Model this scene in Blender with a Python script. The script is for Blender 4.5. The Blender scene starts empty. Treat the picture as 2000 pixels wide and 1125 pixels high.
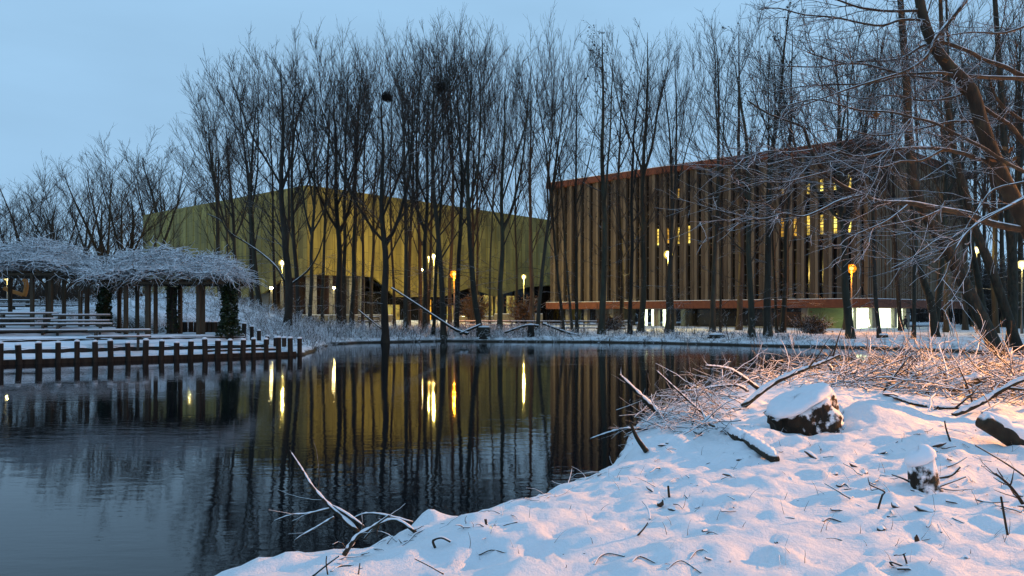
import bpy, bmesh, math, random
import numpy as np
from mathutils import Vector, Matrix

sc = bpy.context.scene
COL = sc.collection
F = 1455.0; HY = 613.0; CH = 2.4            # focal length in photo pixels, horizon row, eye height over the water

# ------------------------------------------------------------------ camera, sky, exposure
cam = bpy.data.cameras.new('camera'); camo = bpy.data.objects.new('camera', cam); COL.objects.link(camo)
camo.location = (0, 0, CH); camo.rotation_euler = (math.pi/2, 0, 0)
cam.sensor_width = 36.0; cam.lens = 36.0*F/2000.0; cam.shift_y = (HY-562.5)/2000.0
cam.clip_start = 0.1; cam.clip_end = 3000
sc.camera = camo
sc.render.engine = 'CYCLES'
sc.view_settings.view_transform = 'Standard'; sc.view_settings.look = 'None'
sc.view_settings.exposure = 0.0; sc.view_settings.gamma = 1.0
sc.cycles.use_denoising = True
sc.cycles.max_bounces = 6; sc.cycles.diffuse_bounces = 3; sc.cycles.glossy_bounces = 4
sc.cycles.sample_clamp_indirect = 4.0
sc.cycles.caustics_reflective = False; sc.cycles.caustics_refractive = False

world = bpy.data.worlds.new('World'); sc.world = world; world.use_nodes = True
wn = world.node_tree.nodes; wl = world.node_tree.links
for n in list(wn): wn.remove(n)
wo = wn.new('ShaderNodeOutputWorld'); bg = wn.new('ShaderNodeBackground'); wl.new(bg.outputs[0], wo.inputs[0])
tc = wn.new('ShaderNodeTexCoord'); sx = wn.new('ShaderNodeSeparateXYZ'); wl.new(tc.outputs['Generated'], sx.inputs[0])
rp = wn.new('ShaderNodeValToRGB'); wl.new(sx.outputs['Z'], rp.inputs[0])
el = rp.color_ramp.elements
el[0].position = 0.0; el[0].color = (0.36, 0.60, 0.86, 1)
el[1].position = 1.0; el[1].color = (0.30, 0.52, 0.80, 1)
e = el.new(0.16); e.color = (0.345, 0.58, 0.835, 1)
e = el.new(0.40); e.color = (0.35, 0.595, 0.86, 1)
mp = wn.new('ShaderNodeMapping'); mp.inputs['Scale'].default_value = (1.2, 1.2, 4.0); wl.new(tc.outputs['Generated'], mp.inputs[0])
nz = wn.new('ShaderNodeTexNoise'); nz.inputs['Scale'].default_value = 1.6; nz.inputs['Detail'].default_value = 5; wl.new(mp.outputs[0], nz.inputs['Vector'])
mr = wn.new('ShaderNodeMapRange'); mr.inputs[1].default_value = 0.3; mr.inputs[2].default_value = 0.7; mr.inputs[3].default_value = 0.90; mr.inputs[4].default_value = 1.08
wl.new(nz.outputs[0], mr.inputs[0])
mxw = wn.new('ShaderNodeMixRGB'); mxw.blend_type = 'MULTIPLY'; mxw.inputs[0].default_value = 1.0
wl.new(rp.outputs[0], mxw.inputs[1]); wl.new(mr.outputs[0], mxw.inputs[2]); wl.new(mxw.outputs[0], bg.inputs[0])
bg.inputs[1].default_value = 1.0

# ------------------------------------------------------------------ helpers
def P(px, py, d):
    return Vector((d*(px-1000)/F, d, CH + d*(HY-py)/F))
def PX(px, d): return d*(px-1000)/F

class MB:
    def __init__(s): s.v = []; s.f = []
    def add(s, vs, fs):
        o = len(s.v); s.v += [tuple(v) for v in vs]; s.f += [tuple(i+o for i in f) for f in fs]
    def box(s, c, size, rz=0.0, M=None):
        x, y, z = size[0]/2, size[1]/2, size[2]/2
        R = Matrix.Rotation(rz, 3, 'Z') if M is None else M
        c = Vector(c)
        vs = [R @ Vector((a*x, b*y, e*z)) + c for a in (-1, 1) for b in (-1, 1) for e in (-1, 1)]
        s.add(vs, [(0, 1, 3, 2), (4, 6, 7, 5), (0, 4, 5, 1), (2, 3, 7, 6), (0, 2, 6, 4), (1, 5, 7, 3)])
    def prism(s, poly, off):
        """poly: 3-D outline; off: offset vector giving thickness"""
        n = len(poly); off = Vector(off); a = [Vector(p) for p in poly]
        vs = a + [p+off for p in a]
        fs = [tuple(range(n)), tuple(range(2*n-1, n-1, -1))] + [(i, i+n, (i+1) % n + n, (i+1) % n) for i in range(n)]
        s.add(vs, fs)
    def lathe(s, prof, c, k=12, jit=0, rng=None):
        o = len(s.v); c = Vector(c)
        for (r, z) in prof:
            for i in range(k):
                a = 2*math.pi*i/k; rr = r*(1+(rng.uniform(-jit, jit) if rng else 0))
                s.v.append((c.x+rr*math.cos(a), c.y+rr*math.sin(a), c.z+z))
        for j in range(len(prof)-1):
            for i in range(k):
                s.f.append((o+j*k+i, o+j*k+(i+1) % k, o+(j+1)*k+(i+1) % k, o+(j+1)*k+i))
        s.f.append(tuple(o+i for i in range(k-1, -1, -1))); s.f.append(tuple(o+(len(prof)-1)*k+i for i in range(k)))
    def build(s, name, mat, parent=None, smooth=False, bevel=0):
        me = bpy.data.meshes.new(name); me.from_pydata(s.v, [], s.f)
        bm = bmesh.new(); bm.from_mesh(me); bmesh.ops.recalc_face_normals(bm, faces=bm.faces)
        if bevel: bmesh.ops.bevel(bm, geom=list(bm.edges), offset=bevel, segments=2, affect='EDGES', clamp_overlap=True)
        bm.to_mesh(me); bm.free()
        return link(name, me, mat, parent, smooth)

def link(name, me, mat, parent=None, smooth=False):
    if mat: me.materials.append(mat)
    if smooth: me.polygons.foreach_set('use_smooth', [True]*len(me.polygons))
    o = bpy.data.objects.new(name, me); COL.objects.link(o)
    if parent: o.parent = parent
    return o

def thing(name, label, cat, loc=(0, 0, 0), group=None, rz=0):
    o = bpy.data.objects.new(name, None); COL.objects.link(o); o.location = loc; o.rotation_euler = (0, 0, rz)
    o.empty_display_size = 0.2
    return tag(o, label, cat, group)
def tag(o, label, cat, group=None):
    o['label'] = label; o['category'] = cat
    if group: o['group'] = group
    return o
def kind(o, k): o['kind'] = k; return o

class Tubes:
    """many tapered tubes as one mesh; points of every chain in order"""
    def __init__(s): s.g = {}
    def add(s, pts, rad, k=4):
        s.g.setdefault(k, []).append((pts, rad))
    def n(s): return sum(len(v) for v in s.g.values())
    def arrays(s):
        V = []; Fq = []; off = 0
        for k, ch in s.g.items():
            L = np.array([len(c[0]) for c in ch]); N = int(L.sum())
            Pn = np.array([p for c in ch for p in c[0]], float).reshape(-1, 3); R = np.array([r for c in ch for r in c[1]], float)
            st = np.concatenate([[0], np.cumsum(L)[:-1]]); en = st+L-1
            nxt = np.minimum(np.arange(N)+1, N-1); prv = np.maximum(np.arange(N)-1, 0)
            nxt[en] = en; prv[st] = st
            T = Pn[nxt]-Pn[prv]; T /= (np.linalg.norm(T, axis=1, keepdims=True)+1e-9)
            cid = np.repeat(np.arange(len(L)), L)
            mean = Pn[en]-Pn[st]; mean /= (np.linalg.norm(mean, axis=1, keepdims=True)+1e-9)
            ref = np.eye(3)[np.argmin(np.abs(mean), axis=1)][cid]
            U = np.cross(T, ref); U /= (np.linalg.norm(U, axis=1, keepdims=True)+1e-9); W = np.cross(T, U)
            a = np.arange(k)*2*math.pi/k
            ring = Pn[:, None, :] + R[:, None, None]*(np.cos(a)[None, :, None]*U[:, None, :]+np.sin(a)[None, :, None]*W[:, None, :])
            V.append(ring.reshape(-1, 3))
            i = np.setdiff1d(np.arange(N), en)
            j = np.arange(k); j2 = (j+1) % k
            q = np.stack([i[:, None]*k+j, i[:, None]*k+j2, (i[:, None]+1)*k+j2, (i[:, None]+1)*k+j], axis=-1).reshape(-1, 4)
            Fq.append(q[:, ::-1]+off); off += N*k
        return np.concatenate(V), np.concatenate(Fq)
    def mesh(s, name, extra=None):
        V, Q = s.arrays()
        if extra is not None and len(extra[0]):
            q2 = extra[1]+len(V); V = np.concatenate([V, extra[0]]); Q = np.concatenate([Q, q2])
        return qmesh(name, V, Q)
    def build(s, name, mat, parent=None, extra=None):
        return link(name, s.mesh(name, extra), mat, parent)

def qmesh(name, V, Q, smooth=True):
    me = bpy.data.meshes.new(name)
    me.vertices.add(len(V)); me.vertices.foreach_set('co', np.asarray(V, np.float32).ravel())
    me.loops.add(Q.size); me.loops.foreach_set('vertex_index', np.asarray(Q, np.int32).ravel())
    me.polygons.add(len(Q)); me.polygons.foreach_set('loop_start', np.arange(0, Q.size, Q.shape[1], dtype=np.int32))
    me.polygons.foreach_set('use_smooth', np.full(len(Q), smooth))
    me.update(calc_edges=True); me.validate()
    return me

# ------------------------------------------------------------------ materials
def newmat(name):
    m = bpy.data.materials.new(name); m.use_nodes = True
    return m, m.node_tree.nodes, m.node_tree.links, m.node_tree.nodes['Principled BSDF']
def noise(nt, ln, scale, detail=4, vec=None, rough=0.6):
    n = nt.new('ShaderNodeTexNoise'); n.inputs['Scale'].default_value = scale; n.inputs['Detail'].default_value = detail
    n.inputs['Roughness'].default_value = rough
    if vec is not None: ln.new(vec, n.inputs['Vector'])
    return n.outputs[0]
def objcoord(nt, ln, scale=(1, 1, 1)):
    t = nt.new('ShaderNodeTexCoord'); m = nt.new('ShaderNodeMapping'); m.inputs['Scale'].default_value = scale
    ln.new(t.outputs['Object'], m.inputs[0]); return m.outputs[0]
def ramp(nt, ln, val, stops):
    r = nt.new('ShaderNodeValToRGB'); ln.new(val, r.inputs[0]); els = r.color_ramp.elements
    els[0].position, els[0].color = stops[0][0], (*stops[0][1], 1)
    els[1].position, els[1].color = stops[-1][0], (*stops[-1][1], 1)
    for p, c in stops[1:-1]:
        x = els.new(p); x.color = (*c, 1)
    return r.outputs[0]
def bumpn(nt, ln, h, strength, dist, b):
    n = nt.new('ShaderNodeBump'); n.inputs['Strength'].default_value = strength; n.inputs['Distance'].default_value = dist
    ln.new(h, n.inputs['Height']); ln.new(n.outputs[0], b.inputs['Normal'])
SNOW = (0.86, 0.88, 0.92)
def maprange(nt, ln, v, a, b, c=0.0, d=1.0):
    m = nt.new('ShaderNodeMapRange'); m.clamp = True
    for i, x in enumerate((a, b, c, d)): m.inputs[i+1].default_value = x
    ln.new(v, m.inputs[0]); return m.outputs[0]
def math2(nt, ln, op, a, b):
    m = nt.new('ShaderNodeMath'); m.operation = op
    for i, x in enumerate((a, b)):
        if isinstance(x, (int, float)): m.inputs[i].default_value = x
        else: ln.new(x, m.inputs[i])
    return m.outputs[0]
def surf(name, stops, scale=3.0, stretch=(1, 1, 1), rough=0.8, snow=None, bump=0.3, bdist=0.02, spec=0.3, metal=0.0, snoise=6.0, samp=0.5, vary=False):
    """noise-coloured surface; snow = (lo, hi) of the upward normal between which fallen snow lies on it"""
    m, nt, ln, b = newmat(name)
    v = objcoord(nt, ln, stretch); n = noise(nt, ln, scale, 6, v)
    col = ramp(nt, ln, n, stops)
    b.inputs['Roughness'].default_value = rough; b.inputs['Specular IOR Level'].default_value = spec; b.inputs['Metallic'].default_value = metal
    if snow:
        g = nt.new('ShaderNodeNewGeometry'); s = nt.new('ShaderNodeSeparateXYZ'); ln.new(g.outputs['Normal'], s.inputs[0])
        n2 = noise(nt, ln, snoise, 3, g.outputs['Position'])
        off = math2(nt, ln, 'MULTIPLY', math2(nt, ln, 'SUBTRACT', n2, 0.5), samp*2)
        f = maprange(nt, ln, math2(nt, ln, 'ADD', s.outputs['Z'], off), snow[0], snow[1])
        mx = nt.new('ShaderNodeMixRGB'); ln.new(f, mx.inputs[0]); ln.new(col, mx.inputs[1]); mx.inputs[2].default_value = (*SNOW, 1)
        col = mx.outputs[0]
    if vary:
        oi = nt.new('ShaderNodeObjectInfo'); hs = nt.new('ShaderNodeHueSaturation'); ln.new(maprange(nt, ln, oi.outputs['Random'], 0, 1, 0.55, 1.5), hs.inputs['Value'])
        ln.new(maprange(nt, ln, math2(nt, ln, 'FRACT', math2(nt, ln, 'MULTIPLY', oi.outputs['Random'], 7.3), 0), 0, 1, 0.485, 0.54), hs.inputs['Hue']); ln.new(col, hs.inputs['Color']); col = hs.outputs[0]
    ln.new(col, b.inputs['Base Color'])
    if bump: bumpn(nt, ln, n, bump, bdist, b)
    return m
def emit(name, color, strength):
    m, nt, ln, b = newmat(name)
    b.inputs['Base Color'].default_value = (*color, 1); b.inputs['Emission Color'].default_value = (*color, 1); b.inputs['Emission Strength'].default_value = strength
    return m

M = {}
M['bark'] = surf('bark', [(0.3, (0.020, 0.017, 0.014)), (0.6, (0.045, 0.038, 0.028)), (0.75, (0.060, 0.060, 0.035))], 2.5, (1, 1, 0.25), 0.9, (0.92, 1.12), 0.6, 0.04, samp=0.35, vary=True)
M['twig'] = surf('twig', [(0.3, (0.026, 0.021, 0.018)), (0.7, (0.055, 0.042, 0.034))], 3, (1, 1, 1), 0.9, (0.75, 1.05), 0, samp=0.3)
M['twig_snowy'] = surf('twig_snowy', [(0.3, (0.024, 0.019, 0.015)), (0.7, (0.05, 0.038, 0.028))], 3, (1, 1, 1), 0.9, (0.33, 0.72), 0, samp=0.35, snoise=9)
M['bark_snowy'] = surf('bark_snowy', [(0.3, (0.014, 0.012, 0.009)), (0.55, (0.036, 0.030, 0.020)), (0.75, (0.055, 0.053, 0.030))], 7, (1, 1, 0.35), 0.9, (0.45, 0.65), 1.0, 0.03, samp=0.3, snoise=5)
M['brush'] = surf('brush', [(0.3, (0.03, 0.02, 0.013)), (0.7, (0.085, 0.055, 0.035))], 4, (1, 1, 1), 0.9, (0.05, 0.4), 0, samp=0.4, snoise=7)
M['vine'] = surf('vine', [(0.3, (0.03, 0.022, 0.017)), (0.7, (0.07, 0.052, 0.04))], 4, (1, 1, 1), 0.9, (-0.45, 0.15), 0, samp=0.7, snoise=1.8)
M['undergrowth'] = surf('undergrowth', [(0.3, (0.03, 0.025, 0.02)), (0.7, (0.10, 0.08, 0.06))], 4, (1, 1, 1), 0.9, (0.0, 0.4), 0, samp=0.5, snoise=2.0)
M['wood_dark'] = surf('wood_dark', [(0.3, (0.014, 0.011, 0.009)), (0.7, (0.045, 0.034, 0.024))], 6, (1, 1, 0.15), 0.85, None, 0.4, 0.01)
M['wood_post'] = surf('wood_post', [(0.3, (0.03, 0.022, 0.015)), (0.7, (0.085, 0.062, 0.038))], 8, (1, 1, 0.12), 0.85, None, 0.4, 0.01)
M['wood_table'] = surf('wood_table', [(0.3, (0.035, 0.033, 0.028)), (0.7, (0.085, 0.08, 0.065))], 8, (0.2, 1, 1), 0.85, None, 0.3, 0.01)
M['snowcap'] = surf('snowcap', [(0.2, (0.80, 0.83, 0.88)), (0.8, (0.88, 0.90, 0.94))], 8, (1, 1, 1), 0.7, None, 0.4, 0.03)
M['ivy'] = surf('ivy', [(0.3, (0.006, 0.012, 0.004)), (0.7, (0.03, 0.05, 0.015))], 5, (1, 1, 1), 0.45, (0.85, 1.2), 0, samp=0.6, snoise=3)
M['cone'] = surf('cone', [(0.3, (0.012, 0.009, 0.007)), (0.7, (0.03, 0.022, 0.016))], 5, rough=0.9, bump=0)
M['deadleaf'] = surf('deadleaf', [(0.3, (0.10, 0.045, 0.015)), (0.7, (0.22, 0.11, 0.04))], 9, rough=0.8, bump=0)
M['pole'] = surf('pole', [(0.3, (0.10, 0.10, 0.095)), (0.7, (0.16, 0.16, 0.15))], 5, rough=0.5, bump=0)
M['steel'] = surf('steel', [(0.3, (0.10, 0.10, 0.10)), (0.7, (0.18, 0.18, 0.17))], 5, rough=0.5, bump=0)
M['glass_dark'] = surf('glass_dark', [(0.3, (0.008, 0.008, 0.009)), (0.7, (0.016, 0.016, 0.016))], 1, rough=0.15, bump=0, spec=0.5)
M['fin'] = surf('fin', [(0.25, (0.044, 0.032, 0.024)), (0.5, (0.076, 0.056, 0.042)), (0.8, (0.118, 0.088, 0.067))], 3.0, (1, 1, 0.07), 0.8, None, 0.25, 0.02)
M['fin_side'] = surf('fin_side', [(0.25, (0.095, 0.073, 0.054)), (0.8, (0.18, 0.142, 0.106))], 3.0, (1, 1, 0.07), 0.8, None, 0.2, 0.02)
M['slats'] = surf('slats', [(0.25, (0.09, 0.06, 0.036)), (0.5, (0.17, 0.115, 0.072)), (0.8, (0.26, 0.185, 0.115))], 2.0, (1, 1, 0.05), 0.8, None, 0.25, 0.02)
M['rust'] = surf('rust', [(0.25, (0.11, 0.034, 0.020)), (0.8, (0.20, 0.065, 0.034))], 2.0, (1, 1, 1), 0.7, (0.8, 0.95), 0.2, 0.01, samp=0.05)
M['concrete'] = surf('concrete', [(0.25, (0.22, 0.21, 0.19)), (0.8, (0.34, 0.33, 0.30))], 2.0, rough=0.85, bump=0.2)
M['brickwall'] = surf('brickwall', [(0.25, (0.20, 0.16, 0.10)), (0.8, (0.34, 0.28, 0.18))], 3.0, (1, 1, 6), rough=0.85, bump=0.2)
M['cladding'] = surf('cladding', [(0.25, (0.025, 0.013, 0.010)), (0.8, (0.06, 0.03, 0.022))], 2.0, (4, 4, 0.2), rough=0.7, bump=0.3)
M['lamp_y'] = emit('lamp_glass_yellow', (1.0, 0.70, 0.14), 1900.0)
M['lamp_w'] = emit('lamp_glass_pale', (1.0, 0.76, 0.22), 420.0)
M['lamp_o'] = emit('lamp_glass_orange', (1.0, 0.34, 0.010), 6500.0)
M['lamp_s'] = emit('lamp_glass_sodium', (1.0, 0.37, 0.06), 13000.0)
M['lamp_low'] = emit('lamp_glass_low', (1.0, 0.78, 0.30), 110.0)
for k_ in ('win_y', 'win_o', 'hall'):      # rooms behind the glass: uneven light
    M.pop(k_, None)
def room(name, color, e, sc_=1.1):
    m, nt, ln, bb = newmat(name); v = objcoord(nt, ln, (1, 1, 0.55)); n = noise(nt, ln, sc_, 3, v)
    c = ramp(nt, ln, n, [(0.36, tuple(x*0.25 for x in color)), (0.5, color), (0.62, tuple(min(1, x*1.25+0.08) for x in color))])
    ln.new(c, bb.inputs['Emission Color']); bb.inputs['Emission Strength'].default_value = e; bb.inputs['Base Color'].default_value = (0.05, 0.04, 0.03, 1); bb.inputs['Roughness'].default_value = 0.2
    return m
def globe(name, color, e, tr):
    m, nt, ln, bb = newmat(name); o = nt['Material Output']
    t = nt.new('ShaderNodeBsdfTransparent'); em = nt.new('ShaderNodeEmission'); em.inputs[0].default_value = (*color, 1); em.inputs[1].default_value = e
    mx = nt.new('ShaderNodeMixShader'); mx.inputs[0].default_value = 1-tr; ln.new(t.outputs[0], mx.inputs[1]); ln.new(em.outputs[0], mx.inputs[2]); ln.new(mx.outputs[0], o.inputs[0]); return m
M['globe_y'] = globe('halo_globe_yellow', (1.0, 0.74, 0.13), 1.5, 0.6); M['globe_o'] = globe('halo_globe_orange', (1.0, 0.31, 0.008), 1.9, 0.5); M['globe_w'] = globe('halo_globe_pale', (1.0, 0.80, 0.30), 2.0, 0.5); M['globe_s'] = globe('frosted_globe_sodium', (1.0, 0.33, 0.01), 1.5, 0.6)  # glow of the street lamp globes imitates the halo round each light
M['core_y'] = globe('diffuser_yellow', (1.0, 0.93, 0.58), 9.0, 0.5); M['core_o'] = globe('diffuser_orange', (1.0, 0.70, 0.16), 7.0, 0.5); M['core_w'] = M['core_y']
LAMPW = {'y': (10500, (1.0, 0.72, 0.15)), 'o': (9000, (1.0, 0.33, 0.01)), 'w': (1500, (1.0, 0.76, 0.22)), 's': (66000, (1.0, 0.37, 0.06))}
def bulb(par, col, z, r):
    l = bpy.data.lights.new('bulb', 'POINT'); l.energy, l.color = LAMPW[col]; l.shadow_soft_size = r
    o = bpy.data.objects.new('bulb', l); COL.objects.link(o); o.location = (0, 0, z); o.parent = par
M['win_y'] = room('window_lit', (1.0, 0.68, 0.11), 1.7)
M['win_o'] = room('window_lit_amber', (1.0, 0.52, 0.06), 1.0)
M['door_o'] = emit('door_lit', (1.0, 0.48, 0.03), 1.0)
M['lobby'] = emit('lobby_lit', (0.88, 1.0, 0.66), 2.4)
M['hall'] = room('entrance_lit', (1.0, 0.66, 0.12), 0.4, 0.7)
M['green'] = surf('green_lit_brick', [(0.25, (0.20, 0.26, 0.14)), (0.8, (0.30, 0.40, 0.20))], 3.0, (1, 1, 8), rough=0.7, bump=0.2)  # green of the light on this wall is put into its colour
M['cloth'] = surf('cloth', [(0.3, (0.012, 0.012, 0.014)), (0.7, (0.025, 0.025, 0.03))], 4, bump=0)
M['skin'] = surf('skin', [(0.3, (0.3, 0.18, 0.12)), (0.7, (0.38, 0.23, 0.16))], 4, bump=0)
M['orange_timber'] = surf('orange_timber', [(0.3, (0.20, 0.07, 0.015)), (0.7, (0.32, 0.12, 0.022))], 4, bump=0)
M['redwood'] = surf('redwood', [(0.3, (0.06, 0.012, 0.012)), (0.7, (0.12, 0.025, 0.02))], 4, bump=0)

def gold(ang):
    m, nt, ln, b = newmat('gold_panels')
    t = nt.new('ShaderNodeTexCoord'); mp_ = nt.new('ShaderNodeMapping'); mp_.inputs['Rotation'].default_value = (0, 0, -ang); ln.new(t.outputs['Object'], mp_.inputs[0])
    s = nt.new('ShaderNodeSeparateXYZ'); ln.new(mp_.outputs[0], s.inputs[0]); c = nt.new('ShaderNodeCombineXYZ'); ln.new(s.outputs['Z'], c.inputs[0]); ln.new(s.outputs['X'], c.inputs[1])
    br = nt.new('ShaderNodeTexBrick'); ln.new(c.outputs[0], br.inputs['Vector']); br.inputs['Scale'].default_value = 1.0; br.inputs['Brick Width'].default_value = 4.2; br.inputs['Row Height'].default_value = 1.15
    br.inputs['Mortar Size'].default_value = 0.035; br.inputs['Mortar Smooth'].default_value = 0.3; br.offset = 0.37
    br.inputs['Color1'].default_value = (0.70, 0.70, 0.70, 1); br.inputs['Color2'].default_value = (1.25, 1.25, 1.25, 1); br.inputs['Mortar'].default_value = (0.32, 0.32, 0.32, 1); br.inputs['Bias'].default_value = 0.0
    v = objcoord(nt, ln, (1, 1, 0.10)); n = noise(nt, ln, 0.55, 7, v, 0.7); n2 = noise(nt, ln, 0.16, 5, objcoord(nt, ln))
    mixv = math2(nt, ln, 'ADD', math2(nt, ln, 'MULTIPLY', n, 0.55), math2(nt, ln, 'MULTIPLY', n2, 0.45))
    col = ramp(nt, ln, mixv, [(0.34, (0.14, 0.103, 0.020)), (0.5, (0.27, 0.200, 0.040)), (0.66, (0.41, 0.308, 0.070))])
    mx = nt.new('ShaderNodeMixRGB'); mx.blend_type = 'MULTIPLY'; mx.inputs[0].default_value = 1.0; ln.new(col, mx.inputs[1]); ln.new(br.outputs['Color'], mx.inputs[2])
    ln.new(mx.outputs[0], b.inputs['Base Color']); b.inputs['Roughness'].default_value = 0.6; b.inputs['Metallic'].default_value = 0.1
    bumpn(nt, ln, br.outputs['Fac'], 0.4, -0.05, b)
    return m
def snowground():
    m, nt, ln, b = newmat('snow_ground')
    g = nt.new('ShaderNodeNewGeometry'); pos = g.outputs['Position']
    s = nt.new('ShaderNodeSeparateXYZ'); ln.new(g.outputs['Normal'], s.inputs[0])
    sp = nt.new('ShaderNodeSeparateXYZ'); ln.new(pos, sp.inputs[0])
    n = noise(nt, ln, 1.4, 6, pos); nf = noise(nt, ln, 14.0, 4, pos); nff = noise(nt, ln, 90.0, 3, pos)
    # earth shows on steep faces and, on the far bank, in patches
    steep = maprange(nt, ln, math2(nt, ln, 'ADD', s.outputs['Z'], math2(nt, ln, 'MULTIPLY', math2(nt, ln, 'SUBTRACT', nf, 0.5), 0.55)), 0.62, 0.50)
    far = maprange(nt, ln, sp.outputs['Y'], 36, 48, 0.0, 1.0)
    patch = maprange(nt, ln, math2(nt, ln, 'ADD', math2(nt, ln, 'MULTIPLY', n, 0.5), math2(nt, ln, 'MULTIPLY', nf, 0.5)), 0.50, 0.58, 0.0, 0.75)
    fac = math2(nt, ln, 'MAXIMUM', steep, math2(nt, ln, 'MULTIPLY', far, patch))
    wet = maprange(nt, ln, math2(nt, ln, 'ADD', sp.outputs['Z'], math2(nt, ln, 'MULTIPLY', math2(nt, ln, 'SUBTRACT', nf, 0.5), 0.2)), 0.19, 0.11)
    fac = math2(nt, ln, 'MAXIMUM', fac, wet)
    snowc = ramp(nt, ln, n, [(0.3, (0.84, 0.865, 0.91)), (0.7, (0.89, 0.905, 0.93))])
    soil = ramp(nt, ln, nf, [(0.3, (0.020, 0.015, 0.010)), (0.7, (0.065, 0.05, 0.032))])
    mx = nt.new('ShaderNodeMixRGB'); ln.new(fac, mx.inputs[0]); ln.new(snowc, mx.inputs[1]); ln.new(soil, mx.inputs[2])
    ln.new(mx.outputs[0], b.inputs['Base Color']); b.inputs['Roughness'].default_value = 0.65; b.inputs['Specular IOR Level'].default_value = 0.25
    h = math2(nt, ln, 'ADD', nf, math2(nt, ln, 'MULTIPLY', nff, 0.25)); bumpn(nt, ln, math2(nt, ln, 'ADD', h, math2(nt, ln, 'MULTIPLY', noise(nt, ln, 300.0, 2, pos), 0.12)), 0.75, 0.035, b)
    return m
M['snow_ground'] = snowground()

def watermat():
    m, nt, ln, b = newmat('water')
    b.inputs['Base Color'].default_value = (0.004, 0.0065, 0.009, 1); b.inputs['Roughness'].default_value = 0.03
    b.inputs['IOR'].default_value = 1.33; b.inputs['Specular IOR Level'].default_value = 0.5
    g = nt.new('ShaderNodeNewGeometry')
    mp1 = nt.new('ShaderNodeMapping'); mp1.inputs['Scale'].default_value = (0.55, 1.5, 1); ln.new(g.outputs['Position'], mp1.inputs[0])
    a = noise(nt, ln, 2.6, 3, mp1.outputs[0], 0.55)
    mp2 = nt.new('ShaderNodeMapping'); mp2.inputs['Scale'].default_value = (0.05, 0.12, 1); ln.new(g.outputs['Position'], mp2.inputs[0])
    c = maprange(nt, ln, noise(nt, ln, 1.5, 3, mp2.outputs[0]), 0.40, 0.65, 0.25, 1.2)     # calm and ruffled zones
    bumpn(nt, ln, math2(nt, ln, 'MULTIPLY', a, c), 1.0, 0.006, b)
    return m
M['water'] = watermat()

# ------------------------------------------------------------------ terrain
def edge(px, py, z): d = (CH-z)*F/(py-HY); return (d*(px-1000)/F, d)
NEAR = [(-80, -8), (-20, -6), (-8, -1.5), (-4.4, 3.0)] + [edge(*p, 0.32) for p in [
    (300, 1175), (400, 1125), (480, 1097), (560, 1080), (640, 1084), (690, 1064), (760, 1036), (835, 1016), (900, 1018), (960, 1004), (1005, 990), (1040, 962),
    (1130, 937), (1165, 908), (1200, 866), (1225, 830), (1270, 800), (1370, 775), (1480, 742), (1600, 726), (1750, 716), (1900, 708), (1965, 702)]]
FAR = [edge(*p, 0.12) for p in [(1955, 690), (1900, 684), (1800, 680), (1650, 676), (1500, 673), (1300, 668), (1171, 666), (1000, 665), (870, 664), (700, 667), (640, 670)]]
FA = Vector((-24.0, 35.0, 0)); FB = Vector((-12.3, 43.0, 0)); FU = (FB-FA).normalized(); FN = Vector((-FU.y, FU.x, 0))
FE = FA-FU*45
POLY = np.array(NEAR + FAR + [(-13.4, 54.0), (-12.3, 43.0), (FE.x, FE.y), (-80, 0)], float)

def sdist(x, y):
    """signed distance to the shoreline, positive on land"""
    x = np.asarray(x, float); y = np.asarray(y, float); best = np.full(x.shape, 1e9); ins = np.zeros(x.shape, bool)
    n = len(POLY)
    for i in range(n):
        ax, ay = POLY[i]; bx, by = POLY[(i+1) % n]; dx, dy = bx-ax, by-ay
        t = np.clip(((x-ax)*dx+(y-ay)*dy)/(dx*dx+dy*dy+1e-12), 0, 1)
        best = np.minimum(best, (x-ax-t*dx)**2+(y-ay-t*dy)**2)
        c = (ay > y) != (by > y)
        if abs(dy) > 1e-9: ins ^= c & (x < dx*(y-ay)/dy+ax)
    return np.where(ins, -1, 1)*np.sqrt(best)
def vnoise(x, y, seed=0):
    xi = np.floor(x).astype(np.int64); yi = np.floor(y).astype(np.int64); fx = x-xi; fy = y-yi
    fx = fx*fx*fx*(fx*(fx*6-15)+10); fy = fy*fy*fy*(fy*(fy*6-15)+10)
    def h(a, b):
        v = (a*374761393 + b*668265263 + seed*2147483) & 0xffffffff
        v = ((v ^ (v >> 13))*1274126177) & 0xffffffff
        return ((v ^ (v >> 16)) & 0xffff)/65535.0
    return (h(xi, yi)*(1-fx)+h(xi+1, yi)*fx)*(1-fy)+(h(xi, yi+1)*(1-fx)+h(xi+1, yi+1)*fx)*fy - 0.5
def sstep(a, b, v): t = np.clip((v-a)/(b-a), 0, 1); return t*t*(3-2*t)
_r = random.Random(5)
DENTS = []
for _ in range(560):
    yy = _r.uniform(4.2, 15); xx = _r.uniform(-0.45*yy, 0.75*yy)
    DENTS.append((xx, yy, _r.uniform(0.04, 0.15), _r.choice([-1, -1, -1, 1, 1])*_r.uniform(0.015, 0.07)))
for px_, d_, r_, h_ in ((1690, 10.6, 0.55, 0.28), (1735, 10.9, 0.5, 0.16), (1530, 11.0, 0.4, 0.10), (1440, 10.0, 0.5, 0.12), (1300, 9.9, 0.45, 0.14), (1830, 7.6, 0.35, 0.10), (838, 6.9, 0.12, 0.16), (1820, 8.6, 0.3, 0.16), (1080, 7.4, .3, .08)): DENTS.append((PX(px_, d_), d_, r_, h_))
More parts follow.
